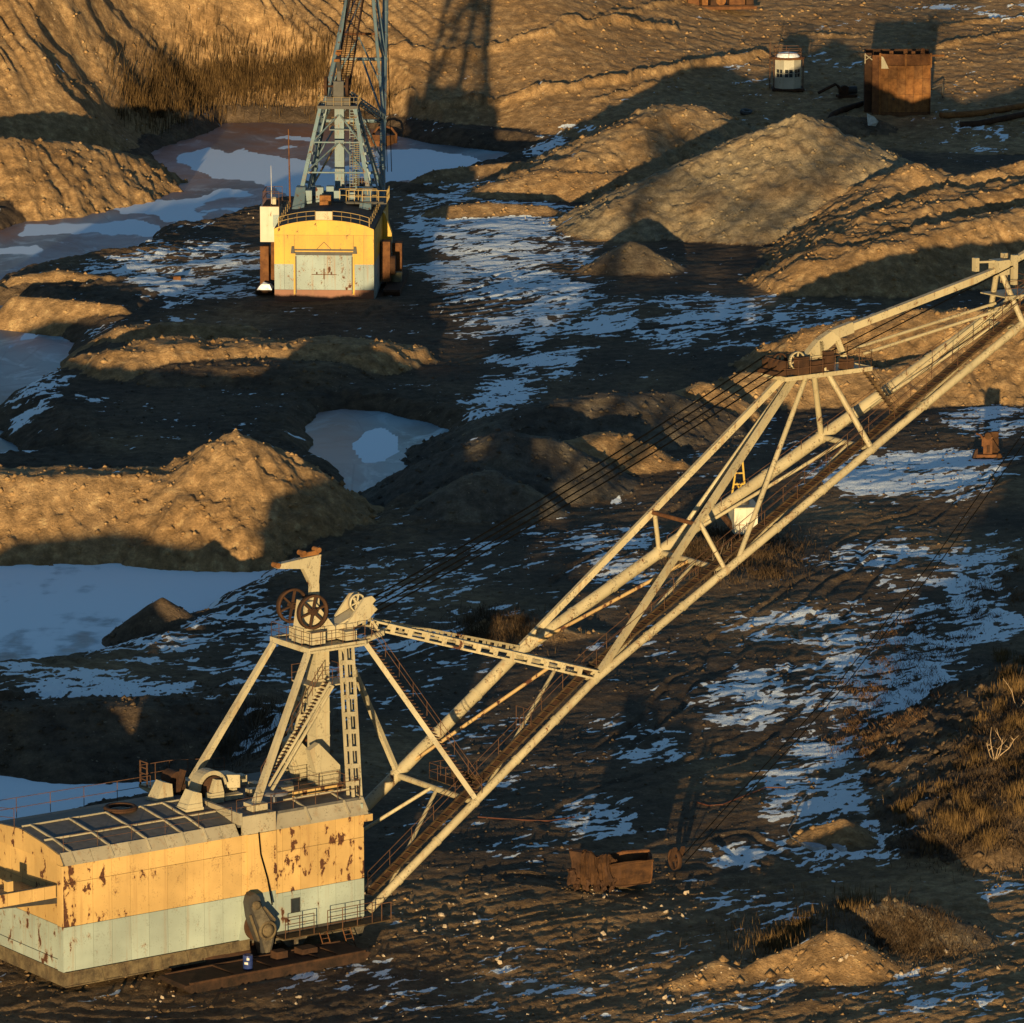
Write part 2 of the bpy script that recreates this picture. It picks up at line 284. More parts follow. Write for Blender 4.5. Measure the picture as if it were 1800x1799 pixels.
def build_snow():
    wxp = 60 * fbm(Xg / 14, Yg / 22, 3); wyp = 22 * fbm(Xg / 12 + 31, Yg / 22, 3)
    dens = np.full(Xg.shape, .17, np.float32)
    for cx, cy, rx, ry, dn in SNOW:
        q = ((PXg + wxp - cx) / (rx * 1.45)) ** 2 + ((PYg + wyp - cy) / (ry * 1.45)) ** 2
        dens = np.maximum(dens, dn * sstep(1.0, .0, q) ** .7)
    S = Xg * .74 + Yg * .67; T = -Xg * .67 + Yg * .74
    wx = fbm(Xg / 5, Yg / 5, 3) * 1.3
    n = .5 + .24 * fbm((S + wx) / 8.0, (T + wx) / 5.0, 3, .5) + .24 * fbm((S + .5 * wx) / 3.4, (T + wx) / 1.1 + 50, 4, .62) + .20 * ridged((S + wx) / 2.2 + 20, (T + .6 * wx) / .9, 2)
    dens = np.where(IDS >= 10, dens * .42, dens)
    gy = np.gradient(Zg, axis=0) / np.gradient(Yg, axis=0)
    dens = dens - np.clip(gy, -.2, .8) * .55
    sn = sstep(-.13, .15, dens - n + .125)
    return sn.astype(np.float32)
SNOWV = build_snow()

def add_attr(me, name, arr):
    at_ = me.attributes.new(name, 'FLOAT', 'POINT'); at_.data.foreach_set('value', np.ascontiguousarray(arr, np.float32))
def mesh_np(name, V, F, mat, smooth=True):
    me = bpy.data.meshes.new(name); nv, nf = len(V), len(F)
    me.vertices.add(nv); me.vertices.foreach_set('co', np.ascontiguousarray(V, np.float32).ravel())
    me.loops.add(nf * 4); me.loops.foreach_set('vertex_index', np.ascontiguousarray(F, np.int32).ravel())
    me.polygons.add(nf); me.polygons.foreach_set('loop_start', np.arange(0, nf * 4, 4, dtype=np.int32))
    me.polygons.foreach_set('use_smooth', np.full(nf, smooth, bool))
    me.update(calc_edges=True); me.materials.append(mat)
    o = bpy.data.objects.new(name, me); C.objects.link(o); return o

# ------------------------------------------------------------------ materials
class NT:
    def __init__(s, name):
        m = bpy.data.materials.new(name); m.use_nodes = True; s.m = m; s.t = m.node_tree; s.n = s.t.nodes; s.l = s.t.links
        s.b = s.n['Principled BSDF']
    def node(s, ty, **kw):
        n = s.n.new(ty)
        for k_, v in kw.items():
            if k_ in n.inputs: n.inputs[k_].default_value = v
            else: setattr(n, k_, v)
        return n
    def link(s, a, b): s.l.new(a, b)
    def obj(s): return s.node('ShaderNodeTexCoord').outputs['Object']
    def map(s, vec, scale=(1, 1, 1), loc=(0, 0, 0)):
        n = s.node('ShaderNodeMapping'); n.inputs['Scale'].default_value = scale; n.inputs['Location'].default_value = loc
        s.link(vec, n.inputs['Vector']); return n.outputs[0]
    def noise(s, vec, scale, detail=4, rough=.55, dist=0.0):
        n = s.node('ShaderNodeTexNoise'); n.inputs['Scale'].default_value = scale; n.inputs['Detail'].default_value = detail
        n.inputs['Roughness'].default_value = rough; n.inputs['Distortion'].default_value = dist
        s.link(vec, n.inputs['Vector']); return n.outputs['Fac']
    def ramp(s, fac, a, b, lo=0.0, hi=1.0):
        n = s.node('ShaderNodeMapRange'); n.interpolation_type = 'SMOOTHSTEP'
        n.inputs['From Min'].default_value = a; n.inputs['From Max'].default_value = b
        n.inputs['To Min'].default_value = lo; n.inputs['To Max'].default_value = hi
        s.link(fac, n.inputs['Value']); return n.outputs[0]
    def math(s, op, a, b=None, clamp=False):
        n = s.node('ShaderNodeMath'); n.operation = op; n.use_clamp = clamp
        for i, v in enumerate((a, b)):
            if v is None: continue
            if hasattr(v, 'is_output'): s.link(v, n.inputs[i])
            else: n.inputs[i].default_value = v
        return n.outputs[0]
    def mix(s, fac, a, b, mode='MIX'):
        n = s.node('ShaderNodeMix'); n.data_type = 'RGBA'; n.blend_type = mode
        for key, v in (('Factor', fac), ('A', a), ('B', b)):
            i = [q for q in n.inputs if q.name == key and (q.type == 'RGBA' or key == 'Factor' and q.type == 'VALUE')][0]
            if hasattr(v, 'is_output'): s.link(v, i)
            else: i.default_value = v if key == 'Factor' else (*v, 1)
        return [q for q in n.outputs if q.type == 'RGBA'][0]
    def attr(s, name):
        n = s.node('ShaderNodeAttribute'); n.attribute_name = name; return n.outputs['Fac']
    def bump(s, h, strength, dist):
        n = s.node('ShaderNodeBump'); n.inputs['Strength'].default_value = strength; n.inputs['Distance'].default_value = dist
        s.link(h, n.inputs['Height']); s.link(n.outputs[0], s.b.inputs['Normal'])
    def out(s, col, rough=.8, metal=0.0, spec=.3):
        if hasattr(col, 'is_output'): s.link(col, s.b.inputs['Base Color'])
        else: s.b.inputs['Base Color'].default_value = (*col, 1)
        if hasattr(rough, 'is_output'): s.link(rough, s.b.inputs['Roughness'])
        else: s.b.inputs['Roughness'].default_value = rough
        s.b.inputs['Metallic'].default_value = metal; s.b.inputs['Specular IOR Level'].default_value = spec
        return s.m

def ground_material():
    g = NT('earth_and_snow'); P = g.obj()
    soil = g.attr('soil'); sn = g.attr('snow')
    n1 = g.noise(P, .09, 6, .6); n2 = g.noise(P, .9, 6, .65); n3 = g.noise(P, 5.0, 5, .7)
    dark = g.mix(g.ramp(n1, .3, .7), (.060, .044, .031), (.112, .078, .049))
    tan = g.mix(g.ramp(n1, .35, .7), (.250, .154, .072), (.320, .208, .104))
    pale = g.mix(g.ramp(n2, .55, .75), tan, (.37, .262, .13))
    base = g.mix(g.ramp(soil, .25, .85), dark, pale)
    base = g.mix(g.ramp(g.attr('grey'), 0, 1), base, g.mix(g.ramp(soil, .3, .9), (.085, .075, .062), (.27, .215, .135)))
    mot = g.mix(.75, base, g.mix(g.ramp(n2, .32, .68), (.5, .47, .45), (1.3, 1.27, 1.25)), 'MULTIPLY')
    mot = g.mix(.55, mot, g.mix(g.ramp(n3, .3, .7), (.62, .6, .58), (1.3, 1.3, 1.3)), 'MULTIPLY')
    peb = g.ramp(g.noise(P, 2.3, 2, .5), .715, .735)
    mot = g.mix(g.math('MULTIPLY', peb, .7), mot, (.30, .23, .15))
    n5 = g.noise(g.map(P, (1.0, .55, 1), (3, 1, 0)), 2.6, 6, .72, .4)
    edge = g.math('ADD', g.math('ADD', sn, g.math('MULTIPLY', g.math('SUBTRACT', n3, .5), .55)), g.math('MULTIPLY', g.math('SUBTRACT', n5, .5), 1.5))
    sfac = g.math('MULTIPLY', g.ramp(edge, .40, .66), g.ramp(sn, .03, .2))
    col = g.mix(sfac, mot, (.80, .86, .90))
    n4 = g.noise(P, 1.9, 8, .72)
    g.bump(g.math('ADD', g.math('MULTIPLY', n4, .75), g.math('MULTIPLY', n3, .35)), .9, .34)
    return g.out(col, .92, 0, .15)
def ice_material():
    g = NT('pond_ice'); P = g.obj(); sn = g.attr('snow'); red = g.attr('red')
    sw = g.map(P, (1, .45, 1)); n1 = g.noise(sw, .055, 6, .62, 1.6); n2 = g.noise(P, .5, 6, .65); n3 = g.noise(sw, .16, 6, .6, 2.2)
    ice = g.mix(g.ramp(n1, .36, .64), (.045, .075, .095), (.16, .25, .30))
    ice = g.mix(g.ramp(n3, .52, .70), ice, (.30, .42, .48))
    ice = g.mix(g.math('MULTIPLY', red, g.ramp(n1, .3, .6, 1.0, .55)), ice, (.36, .12, .035))
    e = g.math('ADD', sn, g.math('MULTIPLY', g.math('SUBTRACT', n2, .5), .5))
    f = g.ramp(e, .36, .70)
    col = g.mix(f, ice, (.80, .86, .90))
    vo = g.node('ShaderNodeTexVoronoi'); vo.feature = 'DISTANCE_TO_EDGE'; vo.inputs['Scale'].default_value = .11; g.link(g.map(P, (1, .6, 1)), vo.inputs['Vector'])
    col = g.mix(g.math('MULTIPLY', g.ramp(vo.outputs['Distance'], .0, .012, 1, 0), g.math('MULTIPLY', g.math('SUBTRACT', 1.0, f), .35)), col, (.05, .07, .085))
    g.bump(n2, .10, .05)
    return g.out(col, g.ramp(f, 0, 1, .42, .9), 0, .3)
M_GROUND, M_ICE = ground_material(), ice_material()

# ------------------------------------------------------------------ ground sheets (one mesh cut along the feet of the heaps)
VALL = np.stack([Xg, Yg, Zg], -1).reshape(-1, 3); SV = SNOWV.ravel(); GV = SOIL.ravel(); YV = GREY.ravel()
idx = np.arange(NU * NY).reshape(NY, NU)
QUADS = np.stack([idx[:-1, :-1], idx[:-1, 1:], idx[1:, 1:], idx[1:, :-1]], -1).reshape(-1, 4)
qid = np.maximum(IDS[:-1, :-1], IDS[1:, 1:]).ravel()
def submesh(name, sel, kind='structure'):
    F = QUADS[sel]; used = np.unique(F)
    remap = np.full(NU * NY, -1, np.int64); remap[used] = np.arange(len(used))
    o = mesh_np(name, VALL[used], remap[F], M_GROUND)
    add_attr(o.data, 'snow', SV[used]); add_attr(o.data, 'soil', GV[used]); add_attr(o.data, 'grey', YV[used]); o['kind'] = kind; return o
submesh('ground', qid == 0); submesh('hillside', qid == 1)
for i in range(len(HEAPS)):
    if (qid == 10 + i).sum() > 30: submesh('spoil_heap', qid == 10 + i)
# the plain beyond, out to the horizon
loop = np.concatenate([idx[0, :], idx[1:, -1], idx[-1, -2::-1], idx[-2:0:-1, 0]])
Vi = VALL[loop]; ctr = np.array([0, 500, 0]); Vo = ctr + (Vi - ctr) * 14; Vo[:, 2] = 0
nL = len(loop); q = np.arange(nL); q2 = (q + 1) % nL
o = mesh_np('plain', np.concatenate([Vi, Vo]), np.stack([q, q + nL, q2 + nL, q2], -1), M_GROUND)
add_attr(o.data, 'snow', np.zeros(2 * nL)); add_attr(o.data, 'soil', np.full(2 * nL, .4)); o['kind'] = 'structure'
# ice sheets
def RED(i, x, y):
    if i == 0: return np.clip(sstep(268, 222, y) * .8 + sstep(40, 8, np.abs(y - (405 - .28 * x))) * .7, 0, 1)      # hill's reflection painted as reddish brown along the far and the left shore
    if i == 2: return sstep(690, 600, x) * sstep(860, 790, y) * .75
    return np.zeros(len(x))
ICE_SNOW = {0: [(430, 295, 140, 34, .85), (560, 312, 130, 40, .85), (740, 292, 130, 34, .98), (500, 241, 70, 10, .66), (340, 360, 180, 22, .66), (180, 400, 150, 16, .58), (240, 440, 110, 18, .52), (80, 450, 120, 16, .45)],
            1: [(60, 620, 60, 30, .42), (20, 600, 40, 20, .5)], 2: [(668, 797, 46, 26, .95), (760, 768, 40, 14, .3)]}
for pi_, (nm, lev, bs, pts) in enumerate(PONDS):
    sd = ICE_SD[pi_]; inside = sd < 5.0
    st = 2; ii = idx[::st, ::st]; ins = inside[::st, ::st]
    qsel = ins[:-1, :-1] | ins[1:, 1:] | ins[1:, :-1] | ins[:-1, 1:]
    F = np.stack([ii[:-1, :-1], ii[:-1, 1:], ii[1:, 1:], ii[1:, :-1]], -1)[qsel]
    used = np.unique(F); remap = np.full(NU * NY, -1, np.int64); remap[used] = np.arange(len(used))
    V = VALL[used].copy(); V[:, 2] = lev + .02 * pi_
    px_, py_ = to_px(V[:, 0], V[:, 1], V[:, 2]); x_, y_ = V[:, 0], V[:, 1]
    px0_, py0_ = px_, py_
    px_ = px_ + 80 * fbm(x_ / 16, y_ / 30, 5); py_ = py_ + 17 * fbm(x_ / 9 + 9, y_ / 22, 5)
    if pi_ >= 3: sn = np.clip(.86 + .5 * fbm(x_ / 13, y_ / 26, 4) + .25 * fbm(x_ / 2.5, y_ / 5, 3), .35, 1.0)
    else:
        dens = np.full(len(V), .12)
        for cx, cy, rx, ry, dn in ICE_SNOW[pi_]:
            dens = np.maximum(dens, dn * sstep(1.25, .3, ((px_ - cx) / rx) ** 2 + ((py_ - cy) / ry) ** 2))
        n = .5 + .30 * fbm(x_ / 16, y_ / 22, 4)
        sn = sstep(-.08, .10, dens - n)
    o = mesh_np(nm, V, remap[F], M_ICE); add_attr(o.data, 'snow', sn); add_attr(o.data, 'red', RED(pi_, px0_, py0_)); o['kind'] = 'structure'

# ------------------------------------------------------------------ mesh builder and object bookkeeping
class MB:
    """collects simple solids and links them as ONE mesh object"""
    def __init__(s): s.v = []; s.f = []; s.sm = []
    def add(s, V, F, smooth=False):
        o = len(s.v); s.v += [tuple(map(float, p)) for p in V]; s.f += [tuple(i + o for i in f) for f in F]; s.sm += [smooth] * len(F); return s
    def box(s, x0, x1, y0, y1, z0, z1):
        return s.hexa([(x0, y0, z0), (x1, y0, z0), (x1, y1, z0), (x0, y1, z0), (x0, y0, z1), (x1, y0, z1), (x1, y1, z1), (x0, y1, z1)])
    def hexa(s, P): return s.add(P, [(3, 2, 1, 0), (4, 5, 6, 7), (0, 1, 5, 4), (1, 2, 6, 5), (2, 3, 7, 6), (3, 0, 4, 7)])
    def beam(s, a, b, w, h, up=(0, 0, 1), w2=None, h2=None):
        a = Vector(a); b = Vector(b); d = (b - a).normalized(); up = Vector(up)
        x = d.cross(up)
        if x.length < 1e-3: x = d.cross(Vector((1, 0, 0)))
        x.normalize(); y = x.cross(d).normalized(); w2 = w2 or w; h2 = h2 or h
        return s.hexa([a - x * w / 2 - y * h / 2, a + x * w / 2 - y * h / 2, b + x * w2 / 2 - y * h2 / 2, b - x * w2 / 2 - y * h2 / 2,
                       a - x * w / 2 + y * h / 2, a + x * w / 2 + y * h / 2, b + x * w2 / 2 + y * h2 / 2, b - x * w2 / 2 + y * h2 / 2])
    def tube(s, a, b, r, n=8, r2=None, caps=True):
        return s.path([a, b], r, n, r2)
    def path(s, pts, r, n=8, r2=None):
        pts = [Vector(p) for p in pts]; m = len(pts); V = []; F = []
        x = None
        for i, p in enumerate(pts):
            d = (pts[min(i + 1, m - 1)] - pts[max(i - 1, 0)]).normalized()
            if x is None: x = d.orthogonal().normalized()
            else: x = (x - d * x.dot(d)).normalized()
            y = d.cross(x); rr = r if r2 is None else r + (r2 - r) * i / (m - 1)
            V += [p + (x * math.cos(2 * math.pi * k / n) + y * math.sin(2 * math.pi * k / n)) * rr for k in range(n)]
        for i in range(m - 1):
            for k in range(n):
                F.append((i * n + k, i * n + (k + 1) % n, (i + 1) * n + (k + 1) % n, (i + 1) * n + k))
        s.add(V, F, n > 5)
        s.add(V[:n], [tuple(range(n))[::-1]]); s.add(V[-n:], [tuple(range(n))]); return s
    def prism(s, poly, off, base=(0, 0, 0)):
        """polygon (3-D points) pushed along off"""
        n = len(poly); off = Vector(off); P = [Vector(p) for p in poly]
        return s.add(P + [p + off for p in P], [tuple(range(n))[::-1], tuple(range(n, 2 * n))] + [(i, (i + 1) % n, n + (i + 1) % n, n + i) for i in range(n)])
    def lathe(s, c, ax, prof, n=24, smooth=True, closed=False):
        """profile of (radius, height along the axis) turned about ax"""
        c = Vector(c); ax = Vector(ax).normalized(); x = ax.orthogonal().normalized(); y = ax.cross(x); m = len(prof); V = []; F = []
        for r, h in prof: V += [c + ax * h + (x * math.cos(2 * math.pi * k / n) + y * math.sin(2 * math.pi * k / n)) * r for k in range(n)]
        for i in range(m if closed else m - 1):
            j = (i + 1) % m
            for k in range(n): F.append((i * n + k, i * n + (k + 1) % n, j * n + (k + 1) % n, j * n + k))
        s.add(V, F, smooth)
        if not closed: s.add(V[:n], [tuple(range(n))[::-1]]); s.add(V[-n:], [tuple(range(n))])
        return s
    def rail(s, pts, h=1.05, step=1.5, r=.022, mids=1, posts=True, n=4, up=(0, 0, 1)):
        U = Vector(up); pts = [Vector(p) for p in pts]
        for a, b in zip(pts[:-1], pts[1:]):
            L = (b - a).length; k = max(1, round(L / step))
            for q in range(mids + 1):
                hh = h * (q + 1) / (mids + 1); s.tube(a + U * hh, b + U * hh, r, n)
            if posts:
                for i in range(k + 1): p = a + (b - a) * i / k; s.tube(p, p + U * h, r, n)
        return s
    def build(s, name, mat, parent=None, label=None, kind=None):
        me = bpy.data.meshes.new(name); me.from_pydata(s.v, [], s.f); me.update()
        me.polygons.foreach_set('use_smooth', s.sm)
        for m in (mat if isinstance(mat, (list, tuple)) else [mat]): me.materials.append(m)
        bm = bmesh.new(); bm.from_mesh(me); bmesh.ops.recalc_face_normals(bm, faces=bm.faces); bm.to_mesh(me); bm.free()
        o = bpy.data.objects.new(name, me); C.objects.link(o); o.parent = parent
        if label: o['label'] = label
        if kind: o['kind'] = kind
        return o
def tag(o, label, cat, group=None, kind=None):
    if label: o['label'] = label
    if cat: o['category'] = cat
    if group: o['group'] = group
    if kind: o['kind'] = kind
    return o
def empty(name, loc, rz=0.0):
    o = bpy.data.objects.new(name, None); C.objects.link(o); o.location = loc; o.rotation_euler = (0, 0, rz); o.empty_display_size = .5; return o

# ------------------------------------------------------------------ painted steel, rust, cloth of the machines
def paint(name, col, rust_amt=.5, bands=None, wear=.5, rough=.55, sx=1.0):
    """weathered paint: flaking to rust (bands: (from,to,boost) along the object's x), streaks running down, chalky fading"""
    g = NT(name); P = g.obj(); Pw = g.map(P, (1, 1, .55))
    n1 = g.noise(Pw, 1.5 * sx, 5, .62, .3); n2 = g.noise(P, .35, 3); st = g.noise(g.map(P, (2.6, 2.6, .12)), 1.0, 4, .6)
    n3 = g.noise(P, 9.0, 3, .6)
    f = g.mix(g.ramp(n2, .35, .7), [c * .86 for c in col], [min(1, c * 1.07) for c in col])
    oi = g.node('ShaderNodeObjectInfo'); f = g.mix(.55, f, g.mix(oi.outputs['Random'], (.80, .80, .82), (1.16, 1.15, 1.12)), 'MULTIPLY')
    f = g.mix(g.math('MULTIPLY', g.ramp(st, .52, .75), .38 * wear), f, (.19, .10, .04))
    f = g.mix(g.math('MULTIPLY', g.ramp(n3, .55, .8), .20 * wear), f, (.2, .16, .11))
    thr = g.math('ADD', n1, rust_amt * .12 - .06)
    if bands:
        sepx = g.node('ShaderNodeSeparateXYZ'); g.link(P, sepx.inputs[0])
        tot = None
        for (a, b, q) in bands:
            w = .35
            bnd = g.math('MULTIPLY', g.math('MULTIPLY', g.ramp(sepx.outputs[0], a - w, a + w * .3), g.ramp(sepx.outputs[0], b - w * .3, b + w, 1, 0)), q)
            tot = bnd if tot is None else g.math('ADD', tot, bnd)
        thr = g.math('ADD', thr, tot)
    grime = g.math('MULTIPLY', g.ramp(g.math('ADD', g.math('MULTIPLY', n3, .55), g.math('MULTIPLY', n1, .5)), .56, .66), .75 * max(0.0, wear - .4))
    f = g.mix(grime, f, (.045, .034, .022))
    rmask = g.ramp(thr, .655, .675)
    halo = g.ramp(thr, .60, .66)
    f = g.mix(g.math('MULTIPLY', halo, .35), f, (.26, .13, .05))
    rcol = g.mix(g.ramp(n3, .3, .7), (.035, .013, .007), (.085, .032, .014))
    f = g.mix(rmask, f, rcol)
    g.bump(g.math('SUBTRACT', g.math('MULTIPLY', n2, .5), g.math('MULTIPLY', rmask, .5)), .35, .03)
    return g.out(f, g.ramp(rmask, 0, 1, rough, .9), 0, .3)
def rusty(name, a=(.10, .04, .018), b=(.22, .10, .04), rough=.9):
    g = NT(name); P = g.obj(); n1 = g.noise(P, 1.3, 6, .65); n2 = g.noise(g.map(P, (3, 3, .25)), 1.0, 4); n3 = g.noise(P, 14, 3)
    c = g.mix(g.ramp(n1, .3, .7), a, b); c = g.mix(g.math('MULTIPLY', g.ramp(n2, .5, .75), .5), c, (.05, .025, .015))
    c = g.mix(g.math('MULTIPLY', g.ramp(n3, .5, .75), .4), c, [x * 1.5 for x in b])
    g.bump(n1, .4, .05); return g.out(c, rough, 0, .2)
def plain(name, col, rough=.7, metal=0.0, spec=.3):
    g = NT(name); P = g.obj(); n = g.noise(P, 2.2, 5, .6)
    c = g.mix(g.ramp(n, .3, .72), [x * .72 for x in col], [min(1, x * 1.15) for x in col]); return g.out(c, rough, metal, spec)
BANDS = [(.0, .7, .20), (1.4, 2.8, .105), (4.2, 5.2, .04), (15.0, 17.7, .105), (18.5, 20.1, .10), (20.5, 21.8, .115)]
M_YEL = paint('yellow_paint', (.415, .268, .105), .45, BANDS, .95)
M_YELT = paint('yellow_paint_tail', (.415, .268, .105), .95, None, .6)
M_MINT = paint('mint_paint', (.25, .29, .26), .35, [(.0, .6, .06), (15.2, 16.2, .10), (19.0, 19.6, .05)], .8)
M_MINTT = paint('mint_paint_tail', (.25, .29, .26), .98, None, 1.0)
M_CREAM = paint('cream_paint', (.33, .285, .19), .30, None, 1.1)
M_BOOM = paint('cream_boom_paint', (.32, .27, .17), .50, None, 1.45)
M_SKIRT = rusty('skirt_steel', (.04, .03, .02), (.12, .09, .05))
M_ROOF = plain('roof_steel', (.08, .075, .07), .65)
M_CURB = paint('curb_paint', (.28, .245, .175), .4, None, 1.1)
M_RUST = rusty('rust', (.055, .022, .010), (.12, .052, .02)); M_RUSTD = rusty('dark_rust', (.022, .011, .007), (.055, .026, .013))
M_RUSTO = rusty('orange_rust', (.095, .038, .012), (.20, .088, .028))
M_RAIL = rusty('rail_rust', (.045, .022, .013), (.10, .05, .028))
M_DARK = plain('dark_steel', (.035, .032, .03), .6); M_CAST = rusty('cast_steel', (.035, .03, .024), (.12, .10, .07))
M_CABLE = plain('cable', (.004, .004, .004), .95, 0, .0); M_GLASS = plain('window_glass', (.02, .025, .03), .12, 0, .6)
M_WALKM = rusty('walkway_steel', (.014, .009, .006), (.075, .046, .021))
M_BLUE = plain('blue_plastic', (.02, .035, .13), .4); M_WHITE = plain('white_paint', (.5, .48, .44), .6)
M_SNOWM = plain('snow', (.80, .82, .86), .9)

# ------------------------------------------------------------------ steelwork both draglines share (local axes: x along the boom, y to the far side, z up)
TC = 4.85
M_BRACE = paint('rusty_brace_paint', (.30, .20, .085), 1.3, None, 1.3)
FAR = [False]
def half(s):
    if FAR[0]: return 4.35 - .056 * max(0, s - 22.3)
    return 4.35 if s < 39.6 else 4.35 - .0716 * (s - 39.6)
def chord_z(s): return 1.6 + .714 * (s - 22.3) if s < 39.6 else 13.95 + .506 * (s - 39.6)
def chord(s, side): return Vector((s, TC - half(s) if side == 0 else TC + half(s), chord_z(s)))
def lattice(mb, a, b, w, h, n, up=(0, 0, 1), bar=.10):
    """four corner angles joined by batten plates on every face"""
    a = Vector(a); b = Vector(b); d = (b - a).normalized(); x = d.cross(Vector(up)).normalized(); y = x.cross(d).normalized(); L = (b - a).length / n
    for sx in (-1, 1):
        for sy in (-1, 1):
            o = x * sx * (w - bar) / 2 + y * sy * (h - bar) / 2; mb.beam(a + o, b + o, bar, bar, up)
    for i in range(n + 1):
        p = a + (b - a) * i / n; q0 = p - d * L * .13; q1 = p + d * L * .13
        for sg in (-1, 1):
            mb.beam(q0 + y * sg * (h / 2 - .02), q1 + y * sg * (h / 2 - .02), w - 2 * bar - .004, .03, up)
            mb.beam(q0 + x * sg * (w / 2 - .02), q1 + x * sg * (w / 2 - .02), .03, h - 2 * bar - .004, up)
    return mb
def sheave(name, c, R_, w, mat, parent, hub=None, spokes=6):
    """rope wheel with a grooved rim, six spokes and a hub, axle along y"""
    mb = MB()
    mb.lathe(c, (0, 1, 0), [(R_, -w / 2), (R_ - .07 * R_, 0), (R_, w / 2), (R_ * .86, w / 2), (R_ * .84, 0), (R_ * .86, -w / 2)], 36, True, True)
    mb.lathe(c, (0, 1, 0), [(.0 + R_ * .2, -w * .7), (R_ * .2, w * .7)], 14)
    for k in range(spokes):
        an = 2 * math.pi * k / spokes + .3; d = Vector((math.cos(an), 0, math.sin(an)))
        mb.beam(Vector(c) + d * R_ * .18, Vector(c) + d * R_ * .86, w * .35, R_ * .14, (0, 1, 0))
    return mb.build(name, mat, parent)
def build_upperworks(root, M, far=False):
    """A-frame with its head, and the boom. M: struct, boom, wheel, rail, cable, walk"""
    ST, BO, RA = M['struct'], M['boom'], M['rail']; FAR[0] = far
    z0 = 9.0
    for y0, y1 in ((1.2, 3.0), (8.5, 6.8)):
        mb = MB(); mb.beam((14.4, y0, z0 + .3), (19.5, y1, 17.8), .36, .44, (0, 1, 0), .28, .36); mb.box(13.9, 15.0, y0 - .5, y0 + .5, z0 - .4, z0 + .5)
        mb.build('back_leg', ST, root)
    mb = MB(); mb.box(21.0, 22.0, TC - .5, TC + .5, 8.8, 17.95)
    for zz in (10.5, 12.0, 13.5, 15.0, 16.6): mb.box(20.97, 22.03, TC - .53, TC + .53, zz, zz + .06)
    mb.build('mast_column', ST, root)
    for y0, y1 in ((1.0, 3.2), (8.7, 6.5)):
        lattice(MB(), (21.6, y0, 8.6), (22.5, y1, 17.9), .72, .72, 9, (0, 1, 0), .15).build('front_leg', ST, root)
    for y0, nd in ((6.3, 1), (3.4, 0)):
        e = chord(30.3, nd) + Vector((0, 0, .3))
        MB().beam((24.0, y0, 17.9), e, .27, .32).build('strut', ST, root)
    # rungs and hand rail up the near strut
    a = Vector((24.0, 3.4, 18.0)); b = chord(30.3, 0) + Vector((0, 0, .4)); mb = MB()
    for i in range(46):
        p = a + (b - a) * (i + .5) / 46; mb.box(p.x - .05, p.x + .12, p.y - .32, p.y + .32, p.z + .2, p.z + .25)
    mb.rail([a + Vector((.3, -.35, .2)), b + Vector((.3, -.35, .2))], .9, 1.5, .022)
    mb.build('ladder', RA, root)
    for y0, nd in ((5.6, 1), (4.1, 0)):
        e = chord(39.6, nd) + Vector((0, .0, .35)); a = Vector((25.2, y0, 18.7))
        lattice(MB(), a, e, .66, .62, 13, (0, 0, 1), .13).build('tie_girder', BO, root)
    # head platform and its rails
    mb = MB(); mb.box(19.5, 23.6, 2.7, 7.1, 17.95, 18.02)
    for y in (2.78, 7.02): mb.beam((19.5, y, 18.0), (23.6, y, 18.0), .16, .34)
    for x in (19.5, 23.6): mb.beam((x, 2.7, 18.0), (x, 7.1, 18.0), .16, .34)
    mb.beam((23.6, 3.2, 18.0), (25.4, 3.4, 18.3), .22, .3); mb.beam((23.6, 6.4, 18.0), (25.4, 6.0, 18.3), .22, .3)
    mb.build('head_platform', M_DARK if far else ST, root)
    mb = MB(); mb.rail([(19.5, 7.05, 18.1), (19.5, 2.75, 18.1), (23.6, 2.75, 18.1)], 1.0, .9, .022); mb.rail([(19.5, 7.05, 18.1), (23.6, 7.05, 18.1)], 1.0, 1.2, .022)
    mb.build('platform_railing', RA, root)
    # head casting that carries the rope wheels
    mb = MB(); mb.prism([(19.9, TC - .55, 18.1), (22.4, TC - .55, 18.1), (25.0, TC - .55, 19.1), (25.6, TC - .55, 19.6), (25.2, TC - .55, 20.0), (24.5, TC - .55, 19.7), (22.4, TC - .55, 18.9), (20.9, TC - .55, 20.7), (20.3, TC - .55, 20.7)], (0, 1.1, 0))
    mb.box(22.6, 23.4, TC - 1.5, TC + 1.5, 18.1, 18.7); mb.box(20.2, 21.2, TC - 1.3, TC + 1.3, 18.1, 18.9)
    mb.build('head_casting', M_DARK if far else ST, root)
    for y in (TC + 1.35, TC - .95): sheave('rope_wheel', (20.5, y, 20.15), 1.1, .3, M['wheel'], root)
    MB().lathe((20.5, TC - 1.2, 20.15), (0, 1, 0), [(.13, 0), (.13, 2.9)], 12).build('axle', M['wheel'], root)
    sheave('front_rope_wheel', (24.5, TC + .1, 20.05), .58, .24, ST, root)
    mb = MB(); mb.prism([(23.0, TC - .75, 18.75), (23.5, TC - .75, 18.7), (25.35, TC - .75, 20.25), (25.05, TC - .75, 20.55), (24.5, TC - .75, 20.5)], (0, .16, 0)); mb.prism([(23.0, TC + .85, 18.75), (23.5, TC + .85, 18.7), (25.35, TC + .85, 20.25), (25.05, TC + .85, 20.55), (24.5, TC + .85, 20.5)], (0, .16, 0))
    mb.lathe((23.3, TC - .8, 18.8), (0, 1, 0), [(.32, 0), (.32, 1.7)], 14); mb.build('fork_arm', M_DARK if far else ST, root)
    # little service jib
    j = MB(); y = TC - .22
    j.box(20.95, 21.5, TC - .2, TC + .2, 20.2, 21.7)
